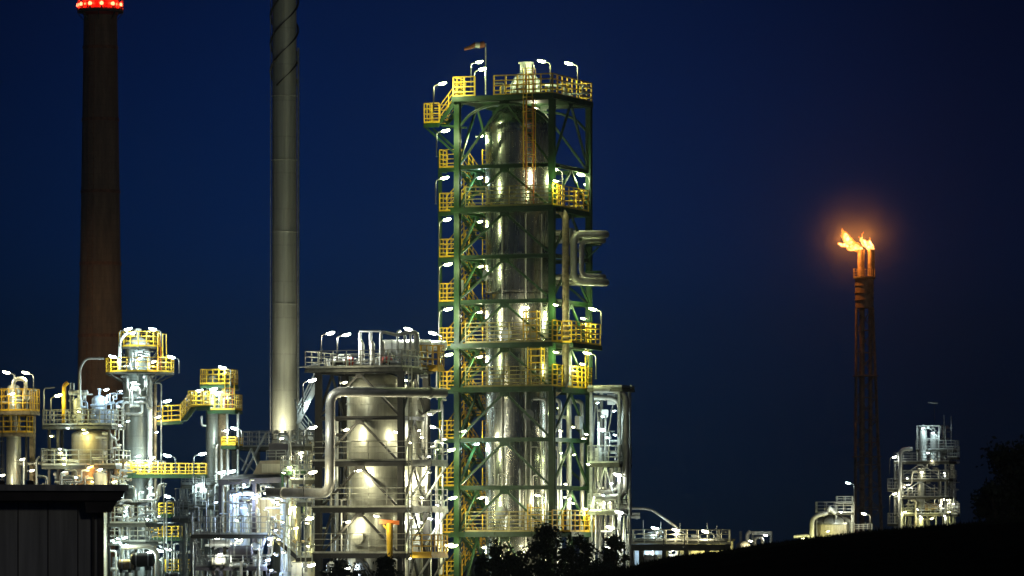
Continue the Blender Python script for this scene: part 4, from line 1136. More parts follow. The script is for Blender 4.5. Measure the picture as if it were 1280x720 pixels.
so.data.materials[0] = m

# ------------------------------------------------------------------ domed tank behind the crest
def dome_tank():
    Y = 520; s = Y / F
    root = thing('domed_tank', 'pale tank with a ribbed dome behind the crest left of the flare stack', 'tank', P(1040, 690, Y))
    c = P(1041, 690, Y); R = 27 * s
    MB().lathe((c.x, Y, 0), [(R, 0), (R, Z(655, Y))], 40).build('shell', 'cream_wall', root)
    MB().lathe((c.x, Y, 0), [(R * 1.03, Z(656, Y)), (R * 1.03, Z(654, Y))] + [(R * math.cos(t), Z(654, Y) + 10 * s * math.sin(t)) for t in [math.pi / 2 * i / 8 for i in range(1, 8)]] + [(.1, Z(644, Y))], 40).build('domed_roof', 'galvanised', root)
    for k in range(12):
        a = 2 * math.pi * k / 12
        MB().tube([(c.x + R * 1.01 * math.cos(t) * math.cos(a), Y + R * 1.01 * math.cos(t) * math.sin(a), Z(654, Y) + 10.2 * s * math.sin(t)) for t in [math.pi / 2 * i / 6 for i in range(7)]], .06, 5).build('rib', 'dark_steel', root)
    MB().box(P(1064, 662, Y - 1.5), .5, 1.0, 1.6).build('stair_box', 'galvanised', root)
    fr = Frame(1046, Y - 1.2, 10)
    t = thing('railed_gantry', 'pale railed gantry over the ribbed dome', 'gantry', fr.w(0, 0, 0))
    deck(t, fr, -2.2, 1.8, -.8, .8, Z(641, Y), 'white_pipe', sp=.9, h=1.15)
    deck(t, fr, .0, 1.7, -.7, .7, Z(630, Y), 'white_pipe', sp=.7, h=.8)
    for u, v in ((-2.1, -.7), (1.7, -.7), (0, -.7), (0, .7), (-2.1, .7), (1.7, .7)):
        MB().bar(fr.w(u, v, 0), fr.w(u, v, Z(632 if u >= 0 else 643, Y)), .12).build('leg', 'white_pipe', t)
    pipe([P(1015, 720, Y - 3), P(1015, 646, Y - 3), P(1034, 641, Y - 2.6)], .24, 'white_pipe', 'fat white pipe bending over the ribbed dome', None, .8)
    pipe([P(1035, 640, Y - 2.6), P(1036, 634, Y - 2.5), P(1044, 642, Y - 2.2)], .22, 'white_pipe', 'short white elbow pipe on the dome gantry', None, .3)
    pipe([P(992, 671, Y - 3), P(1012, 669, Y - 3), P(1012, 700, Y - 3)], .16, 'white_pipe', 'low hooked white pipe left of the domed tank', None, .4)
    t = thing('low_fence', 'short pale railing between the domed tank and the flare stack', 'fence', P(1076, 690, Y))
    MB().rail([P(1068, 664, Y), P(1090, 663, Y)], h=.7, sp=.5, toe=0).build('railing', 'white_pipe', t)
dome_tank()
for px, py, Y, H, d, pw, c, words in [
    (1060, 603.5, 518, 4.2, -1, 260, 'c', 'tall pole lamp above the ribbed dome tank'),
    (1080, 642, 517, 1.9, -1, 240, 'w', 'short pole lamp at the foot of the flare stack'),
]: lamp(px, py, Y, words, H, d, pw, c, L=.5)
lamp(1004, 673, 515, 'bright low bulkhead lamp on the crest left of the domed tank', 0, 1, 260, 'y', 'b')
lamp(1051, 640, 516, 'bulkhead lamp on the railed gantry over the dome', 0, -1, 140, 'n', 'b')
lamp(1035, 664, 515.5, 'bulkhead lamp before the shell of the domed tank', 0, 1, 120, 'y', 'b')

# ------------------------------------------------------------------ far right process tower
def far_tower():
    Y = 540; s = Y / F; fr = Frame(1155, Y, 18)
    root = thing('far_process_tower', 'pale process tower crowded with pipes right of the flare stack', 'tower', fr.w(0, 0, 0))
    LV = [lv(p, Y) for p in (578, 600, 622, 643)]
    frame_tower(root, fr, 2.9, 1.8, LV, 'galvanised', cw=.22, bw=.18, brace=.09)
    for i, z in enumerate(LV): deck(root, fr, -3.0, 3.3, -1.9, 1.9, z + .06, 'galvanised', sp=1.1, h=1.0)
    f2 = Frame(1163, Y, 18)
    frame_tower(root, f2, 1.25, 1.1, [lv(p, Y) for p in (532, 548, 562)], 'white_pipe', cw=.14, bw=.12, brace=.06, base=LV[0])
    deck(root, f2, -1.4, 3.0, -1.2, 1.2, lv(562, Y), 'white_pipe', sp=.9, h=1.0)
    for px, py in ((1117, 612), (1117, 655), (1192, 572), (1192, 643)):
        f3 = Frame(px, Y - 1.5, 18); deck(root, f3, -.55, .55, -.6, .6, lv(py, Y), 'white_pipe', sp=.5, h=1.2)
    for u in (3.1,): ladder(root, fr.w(u, 0, 2), LV[0] - 2, fr.w(1, 0, 0) - fr.w(0, 0, 0), True, 'white_pipe')
    MB().tube([P(1189, 690, Y), P(1189, 520, Y)], .06, 6).build('mast', 'galvanised', root)
    MB().tube([P(1180, 562, Y), P(1180, 519, Y)], .05, 6).build('mast', 'galvanised', root)
    vessel('pale_column', 'upper bright white column at the top of the far process tower', 1154, 536, 578, Y - .8, .42, 'white_pipe', .6, 2)
    vessel('pale_column', 'second bright white column at the top of the far process tower', 1168, 540, 582, Y - .5, .5, 'white_pipe', .6, 2)
    vessel('pale_column', 'cream column in the middle of the far process tower', 1152, 584, 640, Y - .9, .5, 'cream_cladding', .6, 2)
    vessel('pale_column', 'cream column standing at the foot of the far process tower', 1150, 646, 690, Y - 1.6, .45, 'cream_cladding', .6, 1)
    drum(1166, 634, Y - 1.5, 1.6, .5, 'brown_pipe', 'dark lying drum in the far process tower')
    pipe([P(1125, 690, Y - 2), P(1125, 562, Y - 2), P(1140, 561, Y - 1.6)], .22, 'white_pipe', 'tall hooked white pipe on the near side of the far process tower', None, .7)
    pipe([P(1176, 640, Y - 2), P(1176, 600, Y - 2), P(1171, 600, Y - 2)], .13, 'white_pipe', 'hooked white pipe over the dark drum of the far process tower', None, .3)
    clutter(40, (1122, 1192), (578, 662), (Y - 1.9, Y + 1.4), ('white_pipe', 'cream_wall', 'pipe_lagging', 'galvanised'), 'thin pipe crowded inside the far process tower', 'thin pipes inside the far process tower', (.06, .15), 41, .35)
    clutter(14, (1148, 1182), (533, 578), (Y - 1, Y + 1), ('white_pipe', 'galvanised'), 'thin white pipe in the top cage of the far process tower', 'thin white pipes in the top cage of the far tower', (.06, .12), 42, .4)
    w = thing('wind_vane', 'small pale wind vane on a thin mast above the far process tower', 'wind vane', P(1168, 532, Y))
    MB().tube([P(1168, 534, Y), P(1168, 503, Y)], .03, 5).build('mast', 'dark_steel', w)
    MB().tube([P(1160, 503, Y), P(1172, 504, Y)], [.07, .12], 8).build('vane', 'galvanised', w)
PW = 0.24
far_tower()
for px, py, Y, H, d, pw, c, words in [
    (1118, 617, 537.6, 2.8, 1, 300, 'w', 'bright pole lamp low on the near left of the far process tower'),
    (1118, 571, 538, 1.8, 1, 60, 'n', 'dim pole lamp left of the hooked white pipe of the far tower'),
    (1182, 624.5, 537.6, 1.9, -1, 300, 'w', 'pole lamp right of the dark drum of the far tower'),
]: lamp(px, py, Y, words, H, d, pw, c)
for px, py, Y, pw, c, words in [
    (1154, 535, 538, 200, 'c', 'brightest cold lamp at the top of the far process tower'),
    (1166, 541, 538, 170, 'c', 'second cold lamp at the top of the far process tower'),
    (1160, 566, 538, 110, 'c', 'cold lamp under the top cage of the far process tower'),
    (1152, 590, 537.8, 200, 'w', 'lamp on the middle cream column of the far tower'),
    (1135, 606, 538, 160, 'w', 'lamp behind the hooked white pipe of the far tower'),
    (1152, 648, 537, 340, 'y', 'warm lamp at the foot of the far tower beside the cream column'),
    (1165, 648, 537, 340, 'y', 'warm lamp under the dark drum of the far tower'),
    (1131, 640, 538, 200, 'y', 'warm lamp at the lower left inside the far tower'),
    (1186, 640, 538, 140, 'y', 'warm lamp at the lower right inside the far tower'),
]: lamp(px, py, Y, words, 0, 1, pw, c, 'b')
#@@PART5
# ------------------------------------------------------------------ left column plant
def left_plant():
    Y = 320; s = Y / F
    # the tall tower with two yellow crowns
    c = (X(172, Y), Y)
    root = thing('column_tower', 'tall grey column with two yellow railed round platforms at its top', 'tower', (c[0], c[1], 0))
    R = .98
    MB().lathe((c[0], c[1], 0), [(R, .3), (R, Z(470, Y)), (.85, Z(466, Y)), (.85, Z(436, Y))], 36).build('shell', 'grey_cladding', root)
    MB().lathe((c[0], c[1], 0), [(.85, Z(436, Y)), (.8, Z(430, Y)), (.5, Z(424, Y)), (.15, Z(421, Y)), (.15, Z(414, Y)), (.26, Z(414, Y)), (.26, Z(411, Y))], 30).build('domed_head', 'white_pipe', root)
    for py in (480, 520, 560, 600, 640, 680):
        MB().lathe((c[0], c[1], 0), [(R, Z(py, Y) - .05), (R * 1.04, Z(py, Y) - .05), (R * 1.04, Z(py, Y) + .05), (R, Z(py, Y) + .05)], 36, caps=False).build('stiffening_ring', 'grey_cladding', root)
    ring_deck(root, (c[0] + .15, c[1]), .86, 1.42, Z(434, Y), 'yellow_paint', n=16, h=1.0)
    ring_deck(root, (c[0] + .15, c[1]), .86, 2.3, Z(466, Y), 'yellow_paint', n=20, h=.95)
    ring_deck(root, (c[0], c[1]), R, 1.9, Z(595, Y), 'galvanised', n=18, h=1.0)
    ladder(root, (c[0] + 1.5, c[1] - .6, Z(466, Y)), Z(418, Y) - Z(466, Y), (1, -.3, 0), True, 'orange_paint', 'yellow_paint')
    ladder(root, (c[0] + 1.05, c[1] - .75, 2.6), Z(466, Y) - 2.6, (.6, -.8, 0), False, 'galvanised')
    pipe([P(187.5, 735, Y - 1.1), P(187.5, 474, Y - 1.1), P(180, 470, Y - 1)], .16, 'white_pipe', 'bright white pipe running up the right of the twin crowned column', None, .3)
    pipe([P(194, 735, Y - .8), P(194, 480, Y - .8)], .11, 'brown_pipe', 'brown pipe beside the bright white pipe of the twin crowned column')
    pipe([P(153.5, 730, Y - 1.1), P(153.5, 500, Y - 1.1)], .09, 'white_pipe', 'thin white pipe on the left of the twin crowned column')
    pipe([P(150, 462, Y - 1.2), P(150, 426, Y - 1.2), P(158, 416, Y - 1.1), P(168, 417, Y - .9)], .11, 'white_pipe', 'goose neck pipe rising to the head of the twin crowned column', None, .5)
    pipe([P(154, 516, Y - 1.3), P(154, 503, Y - 1.3), P(178, 503, Y - 1.4), P(178, 517, Y - 1.4), P(155, 517, Y - 1.4)], .08, 'white_pipe', 'white rectangular pipe loop on the twin crowned column', None, .25)
    pipe([P(194, 479, Y - .5), P(201.5, 479, Y - .5), P(201.5, 620, Y - .5)], .05, 'galvanised', 'thin hooked conduit right of the twin crowned column', None, .2)
    clutter(12, (156, 186), (438, 464), (Y - 1.9, Y - 1), ('white_pipe', 'galvanised'), 'short white pipe between the two yellow crowns', 'short white pipes between the two yellow crowns', (.04, .09), 50, .5)
    clutter(16, (146, 184), (470, 510), (Y - 1.9, Y - 1.1), ('white_pipe', 'galvanised', 'pipe_lagging'), 'short pipe under the lower yellow crown', 'short pipes under the lower yellow crown', (.04, .1), 51, .5)

    # catwalk climbing to the second tower
    t = thing('yellow_catwalk', 'yellow railed catwalk stepping up between the two left columns', 'catwalk', P(222, 525, Y))
    pts = [P(193, 528, Y), P(226, 526, Y), P(239, 509, Y + 2), P(262, 508, Y + 3)]
    dz = Vector((0, .45, 0))
    mb = MB()
    for p, q in zip(pts, pts[1:]):
        mb.bar(p, q, .9, .08)
        for e in (-dz, dz): mb.bar(p + e - Vector((0, 0, .12)), q + e - Vector((0, 0, .12)), .08, .2)
    d = mb.build('platform', 'green_paint', t)
    MB().rail([p - dz for p in pts], h=1.05, sp=.55, w=.058).build('railing', 'yellow_paint', d)
    MB().rail([p + dz for p in pts], h=1.05, sp=.8, w=.06).build('railing', 'yellow_paint', d)
    def catwalk(px0, px1, py, Yc, label, h=.75, drop=0):
        t = thing('yellow_catwalk', label, 'catwalk', P(px0, py, Yc))
        p, q = P(px0, py, Yc), P(px1, py - drop, Yc + .6)
        mb = MB(); mb.bar(p, q, 1.0, .08)
        for e in (-dz, dz): mb.bar(p + e - Vector((0, 0, .12)), q + e - Vector((0, 0, .12)), .08, .2)
        d = mb.build('platform', 'green_paint', t)
        MB().rail([p - dz, q - dz], h=h, sp=.45, w=.058).build('railing', 'yellow_paint', d)
        MB().rail([p + dz, q + dz], h=h, sp=.6, w=.06).build('railing', 'yellow_paint', d)
        return t
    catwalk(156, 258, 593.5, Y - 1.6, 'long level yellow railed catwalk below the stepped one')
    catwalk(199, 216, 643, Y - 1.6, 'smallest yellow railed landing jutting right of the column pipes')
    catwalk(190, 240, 672, Y - 1.6, 'yellow railed landing stepping right two levels under the long catwalk')
    catwalk(207, 240, 714, Y - 1.6, 'lowest yellow railed landing near the ground beside the column pipes')
    catwalk(148, 166, 592, Y - 2.6, 'short yellow railing stub left of the long catwalk')

    # the second, shorter tower
    Y2 = 325; c2 = (X(265, Y2), Y2)
    root = thing('short_tower', 'shorter twin pillar tower with three yellow railed platforms', 'tower', (c2[0], c2[1], 0))
    MB().lathe((c2[0], c2[1], 0), [(.42, 2), (.42, Z(476, Y2)), (.3, Z(470, Y2)), (.05, Z(468, Y2))], 28).build('shell', 'grey_cladding', root)
    MB().lathe((X(278, Y2), Y2 + .3, 0), [(.36, 2), (.36, Z(480, Y2)), (.05, Z(475, Y2))], 28).build('second_shell', 'brown_pipe', root)
    for py, px, u0, u1, h in ((481, 274, -1.05, 1.05, 1.0), (513, 281, -.95, .95, 1.05), (557, 290, -.5, .5, .55), (508, 247, -.4, .7, 1.0)):
        f = Frame(px, Y2 - .3, 12)
        deck(root, f, u0, u1, -.9, .9, lv(py, Y2), 'yellow_paint', 'green_paint', sp=.45, h=h)
    for px in (284, 297.5): MB().tube([P(px, 735, Y2 - .6), P(px, 515, Y2 - .6)], .09, 8).build('leg', 'galvanised', root)
    ladder(root, P(286, 513, Y2 - 1.0), lv(466, Y2) - lv(513, Y2), (0.2, -1, 0), True, 'orange_paint', 'yellow_paint')
    for i, px in enumerate((270, 277, 285)):
        pipe([P(px, 735, Y2 - 1), P(px, 560, Y2 - 1), P(px + 2, 556, Y2 - .8)], .1, 'pipe_lagging', 'upright grey pipe in the row below the shorter twin pillar tower', 'upright pipes under the shorter tower', .2)
    pipe([P(252, 520, Y2 - .8), P(252, 532, Y2 - .8), P(258, 532, Y2 - .8)], .07, 'white_pipe', 'small hooked white pipe under the catwalk end', None, .2)
    clutter(10, (258, 292), (486, 512), (Y2 - 1, Y2), ('white_pipe', 'galvanised'), 'short white pipe on the shorter tower', 'short white pipes on the shorter tower', (.04, .08), 53, .5)

    # mid platform with capsule vessels
    Y3 = 317; f = Frame(106, Y3, 12)
    root = thing('vessel_platform', 'grey railed platform carrying small capsule vessels before the brick chimney', 'platform', f.w(0, 0, 0))
    zP = lv(532, Y3)
    deck(root, f, -2.4, 2.3, -1.6, 1.6, zP, 'grey_rail', sp=.8, h=1.0)
    deck(root, f, -2.4, 2.6, -1.7, 1.7, lv(582, Y3), 'grey_rail', sp=.9, h=1.0)
    for u, v in ((-2.0, -1.4), (2.1, -1.4), (2.1, 1.4), (-2.0, 1.4), (-1.4, -1.4)):
        MB().bar(f.w(u, v, 0), f.w(u, v, zP - .27), .16).build('leg', 'dark_steel', root)
    MB().tube([f.w(-2.35, -1.5, zP), f.w(-2.35, -1.5, lv(486, Y3)), f.w(-1.6, -1.5, lv(485, Y3))], .05, 6, .2).build('davit', 'galvanised', root)
    deck(root, Frame(68, Y3, 12), -.7, .6, -.6, .6, lv(578, Y3), 'galvanised', sp=.6, h=.9)
    vessel('round_vessel', 'squat vessel lit yellow green under the vessel platform', 112, 537, 735, Y3, 1.2, 'tan_cladding', .3, 4, base=.3)
    vessel('capsule_vessel', 'small pale capsule vessel standing on the vessel platform', 98, 497, 531, Y3 - .8, .30, 'white_pipe', .9, 1)
    vessel('capsule_vessel', 'bluish lit wider capsule vessel behind a grid on the vessel platform', 124, 494, 531, Y3 - .2, .5, 'blue_white', .7, 2)
    vessel('capsule_vessel', 'small bluish capsule vessel at the right end of the vessel platform', 139, 513, 531, Y3 - .8, .26, 'blue_white', .9, 1)
    pipe([P(100, 531, Y3 - 1.2), P(100, 460, Y3 - 1.2), P(107, 448, Y3 - 1.2), P(130, 448, Y3 - 1)], .08, 'white_pipe', 'tall goose neck pipe arching before the brick chimney', None, .9)
    pipe([P(80, 531, Y3 - 1), P(80, 482, Y3 - 1), P(85, 478, Y3 - 1)], .14, 'yellow_paint', 'yellow green upright pipe left of the capsule vessels', None, .3)
    drum(98, 491, Y3 - .6, 1.2, .17, 'white_pipe', 'thin white lying header above the capsule vessels', saddles=False)
    for i, px in enumerate((88, 92)):
        pipe([P(px, 531, Y3 - .6), P(px, 479, Y3 - .6)], .06, 'galvanised', 'thin upright vent beside the yellow green pipe', 'thin vents beside the yellow green pipe')
    clutter(22, (78, 146), (492, 530), (Y3 - 1.5, Y3 + .3), ('white_pipe', 'galvanised', 'blue_white'), 'thin pipe on the vessel platform', 'thin pipes on the vessel platform', (.04, .08), 55, .45)
    clutter(20, (112, 156), (536, 604), (Y3 - 1.7, Y3), ('galvanised', 'brown_pipe', 'pipe_lagging'), 'brownish thin pipe right of the squat vessel', 'brownish thin pipes right of the squat vessel', (.04, .1), 56, .3)
    pipe([P(22, 580, 318), P(98, 577, 316)], .12, 'pipe_lagging', 'long level pipe running above the dark warehouse roof', None, 0)
    for px in (24, 47): MB().bar(P(px, 735, 318), P(px, 560 if px == 47 else 548, 318), .1)
    clutter(26, (44, 150), (588, 615), (314, 318), ('galvanised', 'pipe_lagging', 'white_pipe', 'cream_wall'), 'low pipe peeping over the dark warehouse roof', 'low pipes peeping over the warehouse roof', (.05, .13), 57, .6)
    vessel('small_tank', 'small pink lit tank with a flat cap behind the warehouse roof', 125, 590, 735, 314, .42, 'cream_wall', .3, 1, base=.3, nozzle=False)

    # lower pipework of the tall column
    f = Frame(158, 316, 22)
    root = thing('pipe_scaffold', 'grey railed pipe scaffold at the foot of the twin crowned column', 'plant unit', f.w(0, 0, 0))
    LV = [lv(p, 315) for p in (628, 655, 678)]
    frame_tower(root, f, 1.2, 1.0, LV, 'dark_steel', cw=.16, bw=.2, brace=0)
    for z in LV[1:]: deck(root, f, -1.4, 2.0, -1.2, 1.1, z + .05, 'grey_rail', sp=.6, h=1.05)
    clutter(46, (134, 200), (606, 730), (314, 319), ('white_pipe', 'galvanised', 'pipe_lagging', 'white_pipe', 'grey_cladding'), 'thin pipe in the tangle at the foot of the twin crowned column', 'thin pipes at the foot of the twin crowned column', (.05, .13), 58, .4)
    pipe([P(152, 684, 313.5), P(186, 683, 313.5), P(197, 690, 313.5), P(197, 740, 313.5)], .16, 'pipe_lagging', 'fat grey pipe bending down before the column foot', None, .6)
    pipe([P(160, 650, 314), P(190, 640, 316)], .13, 'white_pipe', 'sloping white pipe at the column foot', None, 0)
    for i, (px, py, L, r, m) in enumerate(((178, 700, 1.3, .45, 'dark_steel'), (158, 706, .9, .35, 'brown_pipe'), (218, 722, 1.0, .35, 'dark_steel'))):
        drum(px, py, 312.5, L, r, m, ('largest dark pump casing at the foot of the column pipes', 'brown pump casing beside the largest one at the column foot', 'dark pump casing under the lowest yellow landing')[i], name='pump')

    # far left tower
    Y4 = 318; c4 = (X(17, Y4), Y4)
    root = thing('edge_tower', 'pale tower with an orange yellow railed head at the picture edge', 'tower', (c4[0], c4[1], 0))
    MB().lathe((c4[0], c4[1], 0), [(.5, 1), (.5, Z(545, Y4)), (.5, Z(490, Y4)), (.4, Z(483, Y4)), (.1, Z(480, Y4))], 28).build('shell', 'cream_cladding', root)
    f = Frame(19, Y4, 12)
    deck(root, f, -1.6, 1.35, -1, 1, lv(514, Y4), 'yellow_paint', 'brown_pipe', sp=.5, h=1.45)
    deck(root, f, -1.6, 1.1, -.9, .9, lv(541, Y4), 'yellow_paint', 'brown_pipe', sp=.6, h=1.1)
    for u in (-1.2, 1.0): MB().bar(f.w(u, -.7, lv(600, Y4)), f.w(u, -.7, lv(516, Y4)), .14).build('leg', 'dark_steel', root)
    ladder(root, f.w(-.9, -.9, 1.0), lv(514, Y4) - 1, (0, -1, 0), True, 'dark_steel')
    MB().bar(f.w(1.0, .6, 0), f.w(1.0, .6, lv(490, Y4)), .3).build('column', 'brown_pipe', root)
    pipe([P(17, 498, Y4 - .9), P(17, 474, Y4 - .9), P(32, 473, Y4 - .9), P(32, 500, Y4 - .9)], .13, 'cream_wall', 'hooked pale pipe over the head of the edge tower', None, .35)
    clutter(12, (2, 40), (488, 540), (Y4 - 1.1, Y4 + .5), ('tan_metal', 'galvanised', 'brown_pipe'), 'thin pipe on the edge tower head', 'thin pipes on the edge tower head', (.04, .09), 60, .4)
    for px in (30, 46): 
        pipe([P(px, 620, Y4 - 1), P(px, 575, Y4 - 1), P(px + 3, 571, Y4 - .8)], .08, 'galvanised', 'short standing pipe behind the warehouse roof by the edge tower', 'short standing pipes by the edge tower', .2)
PW = 0.38
left_plant()
for px, py, Y, H, d, pw, c, words in [
    (8, 465, 317, 1.2, -1, 260, 'w', 'pole lamp over the left of the edge tower head'),
    (32, 465.5, 317, 1.2, -1, 280, 'w', 'pole lamp over the hooked pipe of the edge tower'),
    (160, 411, 318, 1.0, 1, 240, 'c', 'left pole lamp on the upper yellow crown of the tall grey column'),
    (191, 411, 318.5, 1.0, -1, 260, 'c', 'right pole lamp on the upper yellow crown of the tall grey column'),
    (141, 445.5, 318, .9, -1, 240, 'c', 'left pole lamp on the wider yellow crown of the tall grey column'),
    (214, 446, 318.5, .9, -1, 150, 'c', 'right pole lamp on the wider yellow crown of the tall grey column'),
    (73, 494, 315.5, 1.5, 1, 220, 'y', 'yellow green pole lamp at the left end of the vessel platform'),
    (209, 569, 317, 1.0, -1, 230, 'c', 'pole lamp on the left half of the long level catwalk'),
    (253, 567, 317.5, 1.2, 1, 230, 'c', 'pole lamp at the right end of the long level catwalk'),
    (209, 620, 317, .9, -1, 230, 'c', 'pole lamp over the smallest yellow landing'),
    (211, 687, 317, 1.0, -1, 230, 'c', 'pole lamp over the lowest yellow landing'),
    (200, 688, 317.6, 1.0, -1, 160, 'c', 'second pole lamp just left of the one over the lowest landing'),
    (209, 501, 319.5, 1.0, 1, 30, 'c', 'tiny dim pole lamp over the stepped catwalk'),
    (278, 459, 323.5, 1.1, -1, 230, 'c', 'top pole lamp of the shorter twin pillar tower'),
    (249, 488, 323.5, .9, 1, 260, 'c', 'pole lamp at the catwalk end of the shorter tower'),
    (267, 486, 323.4, .8, 1, 260, 'c', 'pole lamp in the middle of the shorter tower between its platforms'),
    (293, 535, 323.6, .9, -1, 230, 'c', 'pole lamp over the lowest yellow platform of the shorter tower'),
    (277, 590, 323, .6, 1, 260, 'c', 'left of two low pole lamps under the shorter tower'),
    (290, 589, 323, .6, 1, 260, 'c', 'right of two low pole lamps under the shorter tower'),
]: lamp(px, py, Y, words, H, d, pw, c)
for px, py, Y, pw, c, words in [
    (175, 448, 317.8, 420, 'c', 'bright lamp between the two yellow crowns of the tall grey column'),
    (166, 416, 318, 200, 'c', 'lamp close to the head of the tall grey column'),
    (167, 478, 317.8, 380, 'c', 'bright lamp under the wider yellow crown'),
    (192, 452, 318, 160, 'w', 'warm lamp under the upper yellow crown beside its ladder'),
    (133, 487, 315.6, 330, 'c', 'broad white lamp panel above the vessel platform'),
    (107, 541, 315, 330, 'y', 'yellow green lamp under the vessel platform on the squat vessel'),
    (114, 583, 315, 200, 'o', 'orange lamp low on the squat vessel above the warehouse roof'),
    (125, 587, 312.5, 150, 'w', 'lamp over the small pink lit tank'),
    (173, 570, 317.6, 420, 'c', 'brightest cold lamp on the tall grey column above the long catwalk'),
    (191, 572, 317.6, 300, 'w', 'warm lamp on the white pipe above the long catwalk'),
    (3, 594, 316, 300, 'w', 'glaring lamp behind the warehouse roof at the picture edge'),
    (28, 574, 316.5, 70, 'w', 'small lamp on the standing pipe by the edge tower'),
    (15, 492, 316.4, 160, 'w', 'lamp within the railing of the edge tower head'),
    (40, 588, 315, 140, 'w', 'lamp behind the warehouse roof beside the edge tower'),
    (188, 610, 317, 320, 'c', 'cold lamp right of the column just under the long catwalk'),
    (197, 646, 317, 320, 'c', 'cold lamp on the column pipes beside the smallest landing'),
    (170, 648, 314.8, 240, 'c', 'cold lamp inside the pipe scaffold at the column foot'),
    (156, 672, 312.6, 320, 'c', 'slanted bright lamp low on the pipe scaffold'),
    (187, 690, 314, 300, 'c', 'cold lamp behind the fat bending pipe at the column foot'),
    (198, 700, 314.5, 240, 'c', 'lowest cold lamp right of the fat bending pipe'),
    (150, 622, 315, 160, 'c', 'cold lamp at the upper left of the pipe scaffold'),
    (272, 493, 323.2, 320, 'c', 'bright lamp close to the pillar of the shorter tower'),
    (283, 538, 323.4, 300, 'n', 'white lamp panel on the shorter tower above its lowest platform'),
    (198, 521, 318.3, 160, 'w', 'warm lamp at the foot of the stepped catwalk'),
    (143, 602, 314, 160, 'y', 'yellow lamp between the warehouse roof and the pipe scaffold'),
    (158, 682, 312.5, 120, 'y', 'yellow lamp under the fat bending pipe at the column foot'),
]: lamp(px, py, Y, words, 0, 1, pw, c, 'b')
PW = 1.0
# floodlights that wash the stack, and one added unseen to light the chimney
def flood(p, target, power, colr, words, angle=40, blend=.6):
    p, target = Vector(p), Vector(target); d = (target - p).normalized()
    t = thing('floodlight', words, 'floodlight', p)
    side = d.cross(Vector((0, 0, 1))).normalized()
    MB().tube([p - d * .25, p - d * .05, p], [.12, .2, .24], 14).build('housing', 'lamp_metal', t)
    MB().tube([p, p + d * .02], .21, 14).build('lens', 'lens_' + colr, t)
    mb = MB(); mb.bar(p - d * .15 + side * .27, p - d * .15 + side * .27 - Vector((0, 0, .4)), .05); mb.bar(p - d * .15 - side * .27, p - d * .15 - side * .27 - Vector((0, 0, .4)), .05)
    mb.bar(p - d * .15 - side * .27 - Vector((0, 0, .4)), p - d * .15 + side * .27 - Vector((0, 0, .4)), .05); mb.build('yoke', 'dark_steel', t)
    L = bpy.data.lights.new('beam', 'SPOT'); L.energy = power; L.color = LC[colr]; L.spot_size = math.radians(angle); L.spot_blend = blend; L.shadow_soft_size = .15
    lo = bpy.data.objects.new('beam', L); COL.objects.link(lo); lo.parent = t; lo.location = d * .08
    lo.rotation_euler = d.to_track_quat('-Z', 'Y').to_euler()
flood(P(364, 556, 342), P(353, 230, 345), 2700, 'w', 'floodlight on the stack platform aimed up the pale stack', 34, .9)
flood(P(372, 556, 339), P(355, 420, 345), 900, 'w', 'second floodlight on the stack platform washing the lower stack', 60, .9)
flood(P(346, 541, 342.2), P(355, 515, 345), 700, 'w', 'small floodlight shining on the foot of the pale stack', 90, .9)
flood(P(112, 528, 322), P(128, 545, 420), 50000, 'a', 'added unseen floodlight behind the vessel platform aimed at the brick chimney', 25, 1.0)

